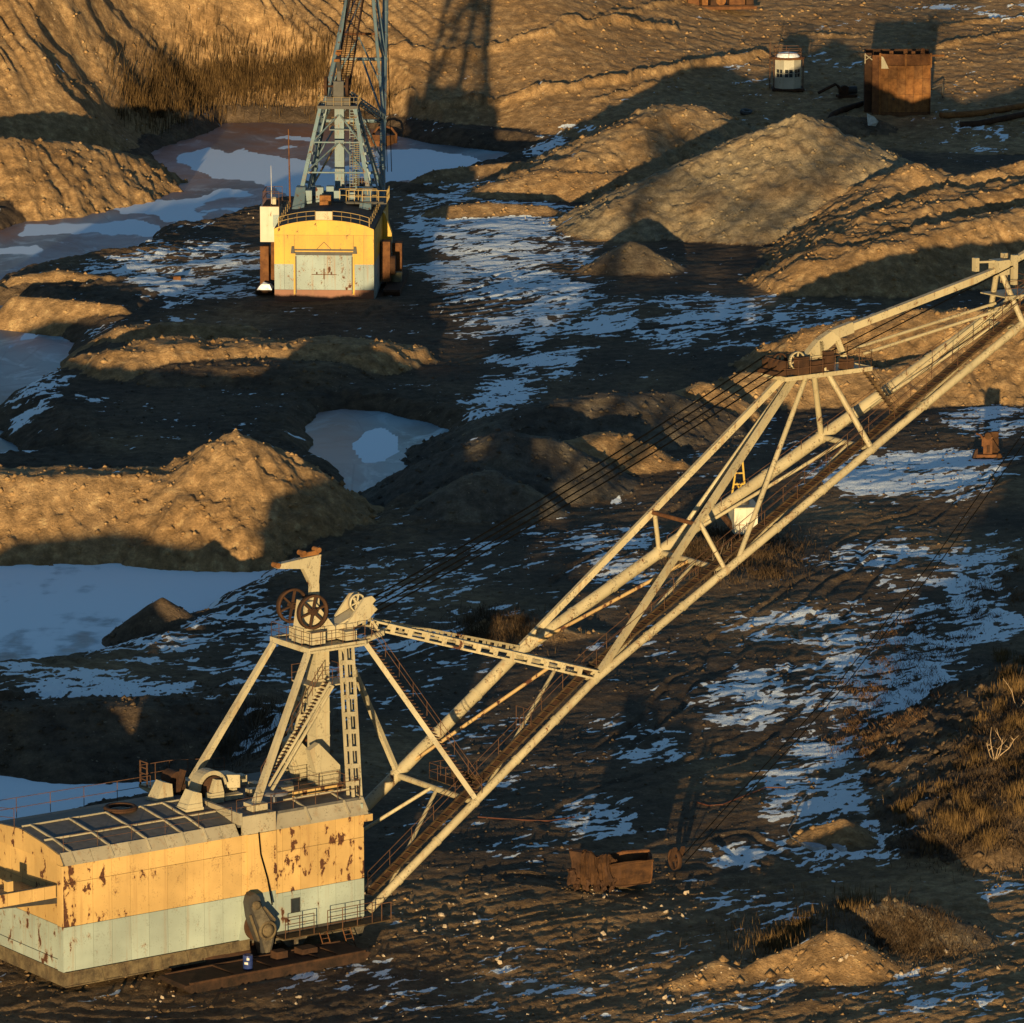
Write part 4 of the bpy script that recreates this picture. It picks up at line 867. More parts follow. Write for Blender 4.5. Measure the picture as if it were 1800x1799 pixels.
# walking leg, its eccentric and the shoes
M_SHOE = rusty('shoe_rust', (.013, .008, .006), (.038, .02, .012))
LEG = [(12.42, 3.9), (12.55, 4.35), (12.9, 4.5), (13.22, 4.25), (13.4, 3.6), (13.85, 3.3), (14.28, 2.8), (14.36, 2.0), (14.2, 1.2), (13.98, .5), (13.72, .2), (13.46, .45), (13.25, 1.2), (12.9, 2.0), (12.55, 3.0)]
for y0, y1, nm in ((-1.05, -.45, 'walking_leg'), (HW + .45, HW + 1.05, 'walking_leg')):
    lg = MB(); lg.prism([(x, y0, z) for x, z in LEG], (0, y1 - y0, 0)); o_ = lg.build(nm, M_DARK, near); sgn = -1 if y0 < 0 else 1; yy = y0 if y0 < 0 else y1
    M_LF = M_SKIRT
    for q_, d_ in (([(12.62, 3.7), (13.25, 3.7), (14.15, 2.3), (13.3, 2.0)], .10), ([(13.25, 1.9), (14.2, 1.9), (13.85, .55), (13.65, .45)], .10)): MB().prism([(x, yy, z) for x, z in q_], (0, sgn * d_, 0)).build('leg_plate', M_CAST, o_)
    for q_ in ((12.5, 3.2, 13.1, 1.5), (13.5, 3.55, 14.3, 2.6)): MB().beam((q_[0], yy + sgn * .06, q_[1]), (q_[2], yy + sgn * .06, q_[3]), .12, .12, (0, 1, 0)).build('leg_rib', M_LF, o_)
    MB().lathe((13.75, yy, 2.05), (0, sgn, 0), [(.60, 0), (.60, .18), (.46, .18), (.46, .10), (.36, .10), (.36, .26), (.12, .28)], 24).build('eccentric_hub', M_LF, o_)
    MB().lathe((12.95, yy, 3.75), (0, sgn, 0), [(.26, 0), (.26, .2), (.1, .22)], 16).build('pin', M_SKIRT, o_)
    MB().lathe((13.6, y1 if y0 < 0 else y0, 2.2), (0, -sgn, 0), [(.95, 0), (.95, .42)], 28).build('eccentric_drum', M_RUSTD, o_)
    ya, yb = (-4.25, -1.35) if y0 < 0 else (HW + 1.35, HW + 4.25)
    sh = MB(); sh.prism([(5.7, ya, .46), (6.6, ya, -.2), (18.6, ya, -.2), (19.2, ya, .46), (19.0, ya, .58), (5.9, ya, .58)], (0, yb - ya, 0)); so = sh.build('walking_shoe', M_SHOE, near)
    mb = MB(); mb.box(6.2, 18.8, ya - .02, ya + .14, .57, .70); mb.box(6.2, 18.8, yb - .14, yb, .57, .66)
    for x in (9.5, 12.2, 15.6, 17.0): mb.box(x, x + .14, ya + .15, yb - .15, .58, .66)
    mb.box(13.4, 14.2, ya + 1.6, ya + 2.3, .58, 1.05); mb.box(15.2, 16.3, ya + 1.5, ya + 2.4, .58, .95); mb.build('shoe_rib', M_RUSTD, so)
MB().path([(13.78, -.18, 8.0), (13.9, -.2, 6.6), (14.35, -.24, 5.0), (14.5, -.5, 3.4)], .05, 6).build('hanging_cable', M_CABLE, near)
# balcony off the tail, with its solid parapet
mb = MB(); mb.box(-5.2, -.08, .62, 5.0, 5.88, 5.96); mb.build('balcony_floor', M_YELT, near)
for i in range(6): MB().box(-5.2 + .85 * i + .015, -5.2 + .85 * (i + 1) - .015 - (.0 if i < 5 else .05), .55, .61, 5.92, 6.68).build('parapet_panel', M_YELT, near)
mb = MB(); mb.box(-5.2, -.08, .52, .63, 6.69, 6.75); mb.prism([(-5.2, .58, 5.9), (-.08, .58, 5.9), (-.08, .58, 5.55)], (0, .08, 0)); mb.box(-5.2, -5.14, .62, 5.0, 5.96, 6.7); mb.build('parapet_cap', M_DARK, near)
MB().box(-3.4, -3.0, .7, 1.1, 5.97, 7.35).build('balcony_box', M_YELT, near)
build_upperworks(near, dict(struct=M_CREAM, boom=M_BOOM, wheel=M_RUSTD, rail=M_RAIL, cable=M_CABLE, walk=M_WALKM))
# hoist ropes from the boom tip down to the bucket that lies on the ground
bk = hit(1192, 1524); tipw = Matrix.Translation(near.location) @ Matrix.Rotation(RZ, 4, 'Z') @ Vector((97, TC, 42))
for off in (-.28, .28):
    pts = []
    for x, y in ((1196, 1518), (1280, 1424), (1385, 1310), (1480, 1203), (1565, 1092), (1655, 975), (1730, 868), (1800, 770), (1900, 630)):
        t = (x - 1192) / 900.0; D = bk[1] + (tipw.y - bk[1]) * min(1, t * .86); d = pray(x, y); p = CAMP + d * (D / d[1]); pts.append(loc(p + np.array([off, 0, 0])))
    MB().path(pts, .035, 5).build('hoist_rope', M_CABLE, near)

# blue drum standing on the walking shoe
w = Matrix.Translation(near.location) @ Matrix.Rotation(RZ, 4, 'Z') @ Vector((10.9, -3.3, .585))
drum = empty('drum', w); tag(drum, 'blue plastic drum with white labels standing on the rusty walking shoe', 'drum')
MB().lathe((0, 0, 0), (0, 0, 1), [(.27, 0), (.30, .03), (.30, .30), (.315, .33), (.30, .36), (.30, .60), (.315, .63), (.30, .66), (.30, .86), (.28, .90), (.26, .88), (.05, .88)], 28).build('drum_body', M_BLUE, drum)
for z0, z1, a0, a1 in ((.62, .76, -1.75, -1.25), (.36, .50, -2.25, -1.55)):
    mb = MB(); n = 6
    V = [(.322 * math.cos(a0 + (a1 - a0) * i / n), .322 * math.sin(a0 + (a1 - a0) * i / n), z) for z in (z0, z1) for i in range(n + 1)]
    mb.add(V, [(i, i + 1, n + 2 + i, n + 1 + i) for i in range(n)]); mb.build('drum_label', M_WHITE, drum)

# ------------------------------------------------------------------ far dragline
AF = math.radians(90 - 2.8)
e1f = Vector((math.cos(AF), math.sin(AF), 0)); e2f = Vector((-e1f.y, e1f.x, 0))
of = Vector((-19.57, 586.0, 0)) - e2f * TC
far = empty('dragline_excavator', of, AF)
tag(far, 'distant dragline seen from behind, bright yellow gable over big mint doors, blue grey tower', 'dragline excavator', 'draglines parked in the open pit')
F_YEL = paint('bright_yellow_paint', (.41, .235, .016), .45, None, .9); F_MINT = paint('pale_blue_paint', (.18, .225, .225), .72, None, 1.6)
F_RED = paint('red_oxide_paint', (.17, .06, .03), .3, None, .8); F_BLUE = paint('blue_grey_paint', (.105, .155, .18), .6, None, 1.4)
F_ROOF = plain('tar_roof', (.03, .028, .026), .8)
yl, yr = TC + 5.2, TC - 5.2
MB().box(.06, 21.5, yr + .06, yl - .06, .2, 7.6).build('house_core', M_DARK, far)
def fz(y): q = (y - TC) / 5.2; return 7.75 + .95 * (1 - q * q) ** .8 if abs(q) < 1 else 7.75
# rear gable: base plate, panels, arched top
seg = [yr, yr + 1.85, TC - 3.05, TC + 3.05, yl - 1.85, yl]
for a, b in zip(seg[:-1], seg[1:]):
    MB().box(-.05, .06, a + .01, b - .01, .15, 1.35).build('base_plate', F_RED, far)
for a, b in ((yr, TC - 3.1), (TC + 3.1, yl)):
    m_ = (a + b) / 2
    for c_, d_ in ((a, m_), (m_, b)):
        MB().box(0, .06, c_ + .012, d_ - .012, 1.37, 4.05).build('wall_panel', F_MINT, far)
        MB().box(0, .06, c_ + .012, d_ - .012, 4.05, 7.1).build('wall_panel', F_YEL, far)
MB().box(0, .06, TC - 3.08, TC + 3.08, 5.35, 7.1).build('wall_panel', F_YEL, far)
n = 14; arc = [(0, yr + (yl - yr) * i / n, fz(yr + (yl - yr) * i / n)) for i in range(n + 1)]
MB().prism([(0, yl, 7.12), (0, yr, 7.12)] + arc, (.06, 0, 0)).build('gable', F_YEL, far)
MB().prism([(p[0] - .05, p[1], p[2] + .0) for p in arc] + [(p[0] - .05, p[1], p[2] - .16) for p in arc[::-1]], (.05, 0, 0)).build('gable_trim', F_YEL, far)
for a, b in ((TC - 2.98, TC - .01), (TC + .01, TC + 2.98)):
    dr = MB().box(-.02, .05, a, b, 1.37, 5.0).build('door', F_MINT, far)
    mb = MB(); yy = b if a < TC - 1 else a; sg = -1 if a < TC - 1 else 1
    mb.box(-.07, -.022, yy + sg * .05 - .03, yy + sg * .05 + .03, 2.5, 3.6); mb.box(-.07, -.022, min(yy, yy + sg * 1.3), max(yy, yy + sg * 1.3), 2.95, 3.02); mb.box(-.12, -.022, yy + sg * .75 - .07, yy + sg * .75 + .07, 3.0, 3.25); mb.build('door_latch', M_RUST, dr)
for y in (TC - 3.08, TC + 3.08): MB().box(-.1, .04, y - .1, y + .1, .85, 5.2).build('door_post', F_YEL, far)
for y in (TC - 3.02, TC + 3.02): MB().box(-.14, -.02, y - .06 + (-.08 if y > TC else .08), y + .06 + (-.08 if y > TC else .08), 1.0, 4.9).build('door_rail', M_DARK, far)
mb = MB(); mb.box(-.16, -.02, TC - 3.3, TC + 3.3, 5.5, 5.66)
for y in (TC - 3.25, TC + 3.25): mb.hexa([(-.22, y - .22, 5.2), (.0, y - .22, 5.2), (.0, y + .22, 5.2), (-.22, y + .22, 5.2), (-.22, y - .12, 5.95), (0, y - .12, 5.95), (0, y + .12, 5.95), (-.22, y + .12, 5.95)])
for dy in (-.75, .75): mb.tube((-.06, TC, 6.4), (-.06, TC + dy, 5.65), .03, 4)
mb.build('door_track', M_DARK, far)
# side walls and roof
for s0 in range(7):
    for yy in (yr, yl - .06):
        MB().box(.07 + 3.06 * s0, 3.1 + 3.06 * s0, yy, yy + .06, .2, 4.05).build('wall_panel', F_MINT, far); MB().box(.07 + 3.06 * s0, 3.1 + 3.06 * s0, yy, yy + .06, 4.07, 7.7).build('wall_panel', F_YEL, far)
MB().prism([(.07, y, z + .02) for _, y, z in arc] + [(.07, yl, 7.5), (.07, yr, 7.5)], (21.4, 0, 0)).build('roof', F_ROOF, far)
mb = MB()
for a, b in ((yr + .5, TC - .9), (TC + .9, yl - .5)):
    k_ = 4; mb.rail([(.15, a + (b - a) * i / k_, fz(a + (b - a) * i / k_)) for i in range(k_ + 1)], .95, 1.2, .035)
mb.rail([(.2, yr + .45, 7.9), (15, yr + .45, 7.9)], .95, 2.0, .03); mb.rail([(.2, yl - .45, 7.9), (15, yl - .45, 7.9)], .95, 2.0, .03); mb.build('roof_railing', paint('yellow_rail', (.24, .15, .035), .6), far)
mb = MB(); mb.box(.1, .16, TC - .85, TC + .85, 8.68, 9.6); mb.beam((.06, TC - .6, 8.9), (.06, TC, 9.4), .05, .12, (1, 0, 0)); mb.beam((.06, TC + .6, 8.9), (.06, TC, 9.4), .05, .12, (1, 0, 0)); mb.build('roof_sign_board', M_CREAM, far)
# feet of the A-frame, deck gear
for y0, sg in ((8.4, 1), (1.3, -1)):
    mb = MB(); mb.hexa([(10.5, y0 - .6, 8.3), (15.2, y0 - .6, 8.3), (15.2, y0 + .7, 8.3), (10.5, y0 + .7, 8.3), (13.5, y0 - .5, 10.2), (15.2, y0 - .5, 10.2), (15.2, y0 + .5, 10.2), (13.5, y0 + .5, 10.2)]); mb.build('leg_foot', F_BLUE, far)
for (x, y, w_, d_, h_) in ((13.5, 6.0, .8, .8, 1.6), (13.8, 4.2, .7, .7, 1.2), (15, 5.0, 1, .8, 1.5), (13.4, 2.6, .8, .7, 1.1), (17, 6.6, 1, 1, 1.2), (13.2, 7.2, 1.2, .9, 1.3)): MB().box(x, x + w_, y, y + d_, 8.5, 8.6 + h_).build('deck_box', F_BLUE, far)
MB().box(11.0, 11.9, 5.0, 6.2, 8.5, 9.7).build('rusty_cabinet', M_RUSTO, far)
mb = MB(); mb.box(11.5, 15.5, -.9, 3.4, 8.75, 8.85); mb.tube((11.4, -.6, 8.95), (11.4, 4.8, 8.95), .09, 8); mb.build('deck_walkway', M_DARK, far)
mb = MB(); mb.rail([(11.5, 3.4, 8.85), (11.5, -.9, 8.85), (15.4, -.9, 8.85)], 1.35, .95, .035); mb.rail([(12.6, 4.2, 8.85), (12.6, .2, 8.85)], 1.35, 1.1, .035); mb.build('deck_railing', paint('yellow_rail2', (.26, .17, .04), .5), far)
# side cabin, its roof deck and mast
mb = MB(); mb.box(7.0, 11.0, yl + .1, yl + 2.1, 5.3, 9.05); mb.build('side_cabin', paint('white_cabin_paint', (.42, .37, .29), .25), far)
MB().box(6.95, 6.99, yl + .1, yl + .75, 6.9, 8.2).build('cabin_window', F_MINT, far)
MB().box(6.9, 11.1, yl + .0, yl + 1.85, 9.06, 9.14).build('cabin_roof', M_RUSTD, far)
mb = MB(); mb.rail([(11.0, yl + .1, 9.14), (11.0, yl + 1.8, 9.14), (7.0, yl + 1.8, 9.14), (7.0, yl + .1, 9.14)], 1.5, .95, .035); mb.build('cabin_railing', M_RAIL, far)
MB().box(8, 8.5, yl + .5, yl + .9, 9.15, 9.9).build('lamp_box', M_CREAM, far)
MB().tube((8.5, yl + 1.0, 9.1), (8.5, yl + 1.05, 13.2), .04, 6, .02).build('aerial', M_WHITE, far)
MB().tube((12.5, yl - .6, 8.2), (12.2, yl - .5, 16.6), .11, 8, .05).build('flag_mast', M_RUST, far)
# walking gear on both sides
for y0, sg in ((yl + .1, 1), (yr - .1, -1)):
    mb = MB(); mb.prism([(8.0, y0, 1.0), (10.2, y0, 1.0), (10.2, y0, 5.2), (8.4, y0, 5.2)], (0, sg * 1.0, 0)); lg = mb.build('walking_leg', M_RUST, far)
    MB().lathe((9.2, y0 + sg * 1.0, 2.6), (0, sg, 0), [(1.0, 0), (1.0, .5), (.3, .52)], 20).build('eccentric_hub', M_RUSTD, lg)
    ya, yb = sorted((y0 + sg * .6, y0 + sg * 2.3)); MB().prism([(4.2, ya, .5), (4.8, ya, -.2), (18, ya, -.2), (18.6, ya, .5), (18.4, ya, .7), (4.4, ya, .7)], (0, yb - ya, 0)).build('walking_shoe', M_RUSTD, far)
mb = MB(); mb.prism([(13.0, yr - .05, 4.6), (13.0, yr - .05, 7.7), (13.0, yr - .25, 7.5), (13.0, yr - .95, 5.4), (13.0, yr - .95, 4.6)], (1.2, 0, 0)); mb.build('leg_guard', F_YEL, far)
MB().box(12.9, 14.3, yr - .95, yr - .05, 3.3, 4.58).build('leg_guard', M_CREAM, far)
mb = MB(); mb.box(13.4, 15.0, yr - 2.0, yr - 1.0, .2, 4.3); mb.build('counter_plate', M_RUST, far)
mb = MB(); mb.lathe((10.4, yr - 1.5, .55), (0, 0, 1), [(.7, 0), (.75, 1.1), (.1, 1.12)], 18); mb.build('grease_tank', plain('olive_paint', (.07, .065, .035)), far)
mb = MB(); mb.box(6.5, 7.8, yl + 1.2, yl + 2.1, .4, 4.9); mb.build('counter_plate', M_RUST, far)
mb = MB(); mb.add([(3.6, yl + .6, .72), (3.6, yl + 2.2, .72), (5.8, yl + 2.2, .74), (5.8, yl + .6, .74), (4.0, yl + .9, 1.25), (4.2, yl + 1.8, 1.2), (5.2, yl + 1.6, 1.35), (5.4, yl + .8, 1.1)], [(0, 1, 5, 4), (1, 2, 6, 5), (2, 3, 7, 6), (3, 0, 4, 7), (4, 5, 6, 7)]); mb.build('snow_patch', M_SNOWM, far)
MB().lathe((12, TC, -.3), (0, 0, 1), [(5.6, 0), (5.6, .7)], 36).build('turntable', M_RUSTD, far)
build_upperworks(far, dict(struct=F_BLUE, boom=F_BLUE, wheel=M_RUSTD, rail=paint('yellow_rail3', (.17, .11, .03), .6), cable=M_CABLE, walk=M_RUSTD), True)
for q in (0, .5):
    MB().path([(97, TC + q, 42), (86, TC - .6 + q, 20), (78, TC - 1.6 + q, 3)], .05, 5).build('hoist_rope', M_CABLE, far)

# ------------------------------------------------------------------ rusty buckets
def make_bucket(name, p, rz, sc, label):
    """empty dragline bucket: cheek plates, curved back, floor, arch over the mouth, teeth"""
    t = empty(name, p, rz); t.scale = (sc, sc, sc); tag(t, label, 'bucket')
    for y in (-1.3, 1.22): MB().prism([(-1.5, y, .12), (1.1, y, .0), (1.7, y, .35), (1.6, y, 1.5), (-1.2, y, 1.75), (-1.75, y, 1.2)], (0, .08, 0)).build('cheek_plate', M_RUSTO, t)
    bk_ = MB(); q = [(-1.5, .12), (-1.78, .6), (-1.75, 1.2), (-1.2, 1.75)]
    for a, b in zip(q[:-1], q[1:]): bk_.beam((a[0], 0, a[1]), (b[0], 0, b[1]), 2.44, .09, (1, 0, .2))
    bk_.build('back_plate', M_RUST, t)
    MB().hexa([(-1.5, -1.22, .02), (1.15, -1.22, -.06), (1.15, 1.22, -.06), (-1.5, 1.22, .02), (-1.5, -1.22, .12), (1.15, -1.22, .04), (1.15, 1.22, .04), (-1.5, 1.22, .12)]).build('floor_plate', M_RUSTD, t)
    MB().path([(1.5, -1.35, .3), (1.55, -1.35, 1.6), (1.5, -.8, 2.25), (1.5, 0, 2.45), (1.5, .8, 2.25), (1.55, 1.35, 1.6), (1.5, 1.35, .3)], .14, 8).build('arch', M_RUST, t)
    for y in (-1.0, -.5, 0, .5, 1.0): MB().hexa([(1.1, y - .13, -.1), (1.1, y + .13, -.1), (1.1, y + .13, .14), (1.1, y - .13, .14), (1.9, y - .05, -.05), (1.9, y + .05, -.05), (1.9, y + .05, 0), (1.9, y - .05, 0)]).build('tooth', M_RUSTD, t)
    return t
p = hit(668, 262); make_bucket('dragline_bucket', (p[0], p[1], p[2] - .1), R(70), 1.15, 'small rusty bucket on the far bank behind the blue grey tower')

# the wrecked bucket in the foreground: crushed upright plates on the left, open trough on the right
M_RUSTW = rusty('wreck_rust', (.018, .008, .004), (.06, .027, .010))
p = hit(1075, 1566); sc = p[1] / FPX
wreck = empty('wrecked_bucket', (p[0], p[1], p[2]), R(4)); tag(wreck, 'large crushed rusty bucket lying open on the churned foreground earth', 'bucket')
MB().hexa([(.15, 0, .25), (2.5, .0, .55), (2.5, .1, .55), (.15, .1, .25), (.0, -.12, 1.65), (2.62, -.1, 1.95), (2.62, 0, 1.95), (0, -.02, 1.65)]).build('side_plate', M_RUSTW, wreck)
MB().hexa([(.15, 2.2, .25), (2.5, 2.2, .55), (2.5, 2.3, .55), (.15, 2.3, .25), (.0, 2.3, 1.9), (2.62, 2.3, 2.0), (2.62, 2.4, 2.0), (0, 2.4, 1.9)]).build('side_plate', M_RUST, wreck)
MB().hexa([(2.45, 0, .5), (2.55, 0, .5), (2.55, 2.3, .5), (2.45, 2.3, .5), (2.58, -.1, 1.9), (2.68, -.1, 1.9), (2.68, 2.4, 1.9), (2.58, 2.4, 1.9)]).build('end_plate', M_RUST, wreck)
MB().hexa([(.1, .05, .1), (2.5, .05, .42), (2.5, 2.3, .42), (.1, 2.3, .1), (.1, .05, .2), (2.5, .05, .52), (2.5, 2.3, .52), (.1, 2.3, .2)]).build('floor_plate', M_RUSTD, wreck)
MB().hexa([(-.1, -.16, 1.62), (2.68, -.16, 1.88), (2.68, .02, 1.88), (-.1, .02, 1.62), (-.1, -.16, 1.76), (2.68, -.16, 2.02), (2.68, .02, 2.02), (-.1, .02, 1.76)]).build('rim', M_RUSTW, wreck)
rnd = random.Random(5)
xs = [-2.45, -2.0, -1.5, -.95, -.55, -.1, .35]
for i, (a, b) in enumerate(zip(xs[:-1], xs[1:])):
    zt0 = 2.75 - .12 * i + rnd.uniform(-.12, .12); zt1 = 2.75 - .12 * (i + 1) + rnd.uniform(-.12, .12); y = rnd.uniform(-.3, .15); y2 = y + rnd.uniform(.25, .7)
    MB().hexa([(a + .1, y, .7 + rnd.uniform(-.1, .1)), (b + .08, y + rnd.uniform(-.15, .1), .7), (b + .08, y + .12, .7), (a + .1, y + .12, .7), (a - .1, y2, zt0), (b - .06, y2 + .05, zt1), (b - .06, y2 + .2, zt1), (a - .1, y2 + .2, zt0)]).build('crushed_plate', M_RUSTW if i % 2 else M_RUSTD, wreck)
for x, w_, h_ in ((-1.75, .16, 2.5), (-1.15, .2, 2.6), (-.3, .22, 2.25)):
    MB().hexa([(x - w_, -.42, .5), (x + w_, -.4, .45), (x + w_, -.2, .45), (x - w_, -.2, .5), (x - w_ * .8 - .05, .25, h_), (x + w_ * .8 - .05, .25, h_), (x + w_ * .8, .5, h_), (x - w_ * .8, .5, h_)]).build('rib', M_RUSTW, wreck)
MB().hexa([(-2.4, .3, .4), (.3, .3, .4), (.3, 1.6, .2), (-2.4, 1.6, .2), (-2.55, .6, 2.6), (.1, .55, 2.1), (.1, 1.9, 1.9), (-2.5, 1.9, 2.5)]).build('back_box', M_RUSTD, wreck)
MB().hexa([(-2.8, -.2, .5), (-2.45, -.2, .4), (-2.45, .4, .4), (-2.8, .4, .5), (-2.75, -.1, 1.4), (-2.4, -.1, 1.45), (-2.4, .4, 1.45), (-2.75, .4, 1.4)]).build('lug', M_RUSTD, wreck)
for x, l_ in ((-2.2, .7), (-1.6, .6), (-.9, .9), (-.45, 1.0), (.1, .7)):
    MB().hexa([(x - .16, -.25, .75), (x + .16, -.25, .75), (x + .16, .1, .75), (x - .16, .1, .75), (x - .1 - .1, -.45, .75 - l_), (x + .02, -.45, .75 - l_), (x + .02, -.3, .75 - l_), (x - .2, -.3, .75 - l_)]).build('tooth', M_RUSTD, wreck)
bpy.context.view_layer.update()
for ch in wreck.children:
    bm = bmesh.new(); bm.from_mesh(ch.data); bmesh.ops.subdivide_edges(bm, edges=bm.edges, cuts=2, use_grid_fill=True)
    for v in bm.verts:
        k_ = .13 if v.co.x < .4 else .06
        v.co += Vector((rnd.uniform(-k_, k_), rnd.uniform(-k_, k_), rnd.uniform(-k_, k_)))
        if v.co.x < .4: v.co.z -= .12 * (v.co.z - 1) * (1 + math.sin(v.co.x * 5))
    bm.to_mesh(ch.data); bm.free()
p = hit(1186, 1532); rg = empty('rope_sheave', (p[0], p[1], p[2]), R(-62)); tag(rg, 'upright rusty sheave ring on the ground right of the wrecked bucket', 'sheave')
sheave('wheel', (0, 0, .8), .70, .3, M_RUSTD, rg, spokes=4); MB().beam((0, -.3, .8), (.6, -.3, 1.7), .2, .25, (0, 1, 0)).build('side_bar', M_RUSTD, rg); MB().beam((0, .3, .8), (.6, .3, 1.7), .2, .25, (0, 1, 0)).build('side_bar', M_RUSTD, rg)

# rusty upright machine part at the right
p = hit(1735, 806); mp = empty('rusty_hook_block', (p[0], p[1], p[2]), 0); tag(mp, 'rusty upright steel frame with bracket and back plate beside the big snow patch', 'scrap')
MB().box(.15, 1.05, .5, .62, .4, 2.3).build('back_plate', M_RUSTW, mp); MB().box(-.35, .45, -.1, .5, .1, 1.95).build('column', M_RUST, mp)
MB().lathe((.05, -.2, 2.05), (0, 1, 0), [(.32, 0), (.32, .8), (.1, .82)], 16).build('boss', M_RUSTW, mp)
MB().beam((.4, -.25, 1.75), (1.05, -.3, .75), .14, .16).build('stay', M_RUSTW, mp); MB().box(-.05, .22, -.2, -.12, .55, 1.2).build('bracket', M_RUSTW, mp)
MB().box(-1.0, 1.15, -.5, .6, .1, .42).build('base_beam', M_RUST, mp); MB().lathe((1.05, -.62, .0), (0, 0, 1), [(.25, 0), (.27, .3), (.14, .5), (.1, .55)], 14).build('bollard', M_RUSTW, mp)
MB().hexa([(-1.35, -.5, .0), (-.9, -.5, .0), (-.9, .4, 0), (-1.35, .4, 0), (-1.05, -.3, .8), (-.85, -.3, .9), (-.85, .3, .9), (-1.05, .3, .8)]).build('foot', M_RUSTD, mp); MB().path([(-1.0, .2, 2.2), (-.6, .1, 2.1), (-.4, 0, 1.8), (-.42, 0, 1.1)], .1, 6).build('hook_arm', M_RUST, mp)

# ------------------------------------------------------------------ small crawler crane half hidden by the boom
p = hit(1311, 952); cr = empty('crawler_crane', (p[0], p[1], p[2]), R(6)); tag(cr, 'small white crawler crane with yellow gantry behind the big cream boom', 'crane')
M_CAB = paint('white_crane_paint', (.46, .42, .33), .32, None, .6)
MB().box(-.98, .98, 0, 3.4, .62, 2.78).build('engine_house', M_CAB, cr)
for a, b in ((-.97, -.01), (.01, .97)): MB().box(a, b, -.04, -.005, .7, 2.7).build('rear_door', M_CAB, cr)
mb = MB(); mb.box(-.95, -.1, -.07, -.042, 1.38, 1.43); mb.box(.02, .07, -.08, -.042, 1.25, 1.6); mb.build('door_bar', M_RUST, cr)
MB().box(-1.06, 1.1, -.08, 3.5, 2.79, 2.86).build('cabin_roof', M_CREAM, cr); MB().lathe((.0, 1.6, 2.86), (0, 0, 1), [(.5, 0), (.5, .3), (.1, .34)], 18).build('roof_hatch', M_DARK, cr)
for x in (-1.05, .55):
    tr_ = MB().prism([(x, -.3, .15), (x, .1, -.1), (x, 3.3, -.1), (x, 3.7, .15), (x, 3.6, .5), (x, -.2, .5)], (.5, 0, 0)).build('track', M_RUSTD, cr)
    for i in range(4): MB().lathe((x - .04, .3 + .9 * i, .2), (1, 0, 0), [(.22, 0), (.22, .58)], 12).build('road_wheel', M_RUST, tr_)
M_YG = paint('gantry_yellow', (.36, .23, .02), .35)
for x0, x1 in ((-.95, -.28), (.35, .12)): MB().beam((x0, 2.4, 2.8), (x1, 3.2, 6.3), .15, .15, (1, 0, 0)).build('gantry_leg', M_YG, cr)
for z, w_ in ((3.4, .58), (4.3, .42), (5.2, .28), (6.2, .16)): MB().beam((-.25 - w_, 2.4 + (z - 2.8) * .23, z), (.02 + w_ * .5, 2.4 + (z - 2.8) * .23, z), .12, .12).build('gantry_bar', M_YG, cr)
MB().beam((-.5, 2.6, 3.4), (.1, 2.8, 4.4), .1, .1).build('gantry_bar', M_YG, cr); MB().beam((.02, 2.9, 3.4), (-.4, 2.8, 4.4), .1, .1).build('gantry_bar', M_YG, cr)
MB().beam((-.9, 1.2, .9), (-2.4, 2.6, 2.7), .3, .4).build('lowered_jib', M_RUSTD, cr)

# ------------------------------------------------------------------ glazed control kiosk on the slope
p = hit(1384, 156); ks = empty('control_kiosk', (p[0], p[1], p[2] - .3), R(3)); tag(ks, 'white glazed octagonal control kiosk with railed roof on the far slope', 'kiosk')
M_KW = paint('kiosk_paint', (.34, .32, .26), .25); rk = 1.75
oct_ = [(rk * math.cos(R(22.5 + 45 * i)), rk * math.sin(R(22.5 + 45 * i))) for i in range(8)]
for i in range(8):
    a, b = oct_[i], oct_[(i + 1) % 8]; nx, ny = (a[0] + b[0]) / 2, (a[1] + b[1]) / 2; L = math.hypot(nx, ny); nx, ny = nx / L * .06, ny / L * .06
    def wl_(u0, u1, z0, z1, k=0.0, t=1.0):
        P = [(a[0] + (b[0] - a[0]) * u, a[1] + (b[1] - a[1]) * u) for u in (u0, u1)]
        return MB().hexa([(P[0][0] + k * nx, P[0][1] + k * ny, z0), (P[1][0] + k * nx, P[1][1] + k * ny, z0), (P[1][0] + (k + t) * nx, P[1][1] + (k + t) * ny, z0), (P[0][0] + (k + t) * nx, P[0][1] + (k + t) * ny, z0), (P[0][0] + k * nx, P[0][1] + k * ny, z1), (P[1][0] + k * nx, P[1][1] + k * ny, z1), (P[1][0] + (k + t) * nx, P[1][1] + (k + t) * ny, z1), (P[0][0] + (k + t) * nx, P[0][1] + (k + t) * ny, z1)])
    wl_(0, 1, .45, 1.95).build('wall_panel', M_KW, ks); wl_(0, 1, 2.95, 4.2).build('wall_panel', M_KW, ks)
    for u0, u1 in ((0, .12), (.88, 1)): wl_(u0, u1, 1.95, 2.95).build('mullion', M_KW, ks)
    w_ = wl_(.12, .88, 1.95, 2.95, -.8, .4).build('window', M_GLASS, ks)
    mb = wl_(.47, .53, 1.95, 2.95, -.3, .6); mb2 = wl_(.12, .88, 2.42, 2.48, -.3, .6); mb.add(mb2.v, mb2.f); mb.build('window_bar', M_KW, w_)
MB().lathe((0, 0, 4.25), (0, 0, 1), [(2.35, 0), (2.4, .02), (2.4, .22), (.3, .25)], 8).build('roof_slab', M_RUST, ks); MB().lathe((0, 0, 4.5), (0, 0, 1), [(1.6, 0), (1.2, .45), (.1, .6)], 14).build('roof_dome', M_SNOWM, ks)
mb = MB(); q = [(2.3 * math.cos(R(22.5 + 90 * i + 22.5)), 2.3 * math.sin(R(22.5 + 90 * i + 22.5)), 4.45) for i in range(5)]; mb.rail(q, 1.25, 1.7, .045); mb.build('roof_railing', M_RAIL, ks)
mb = MB()
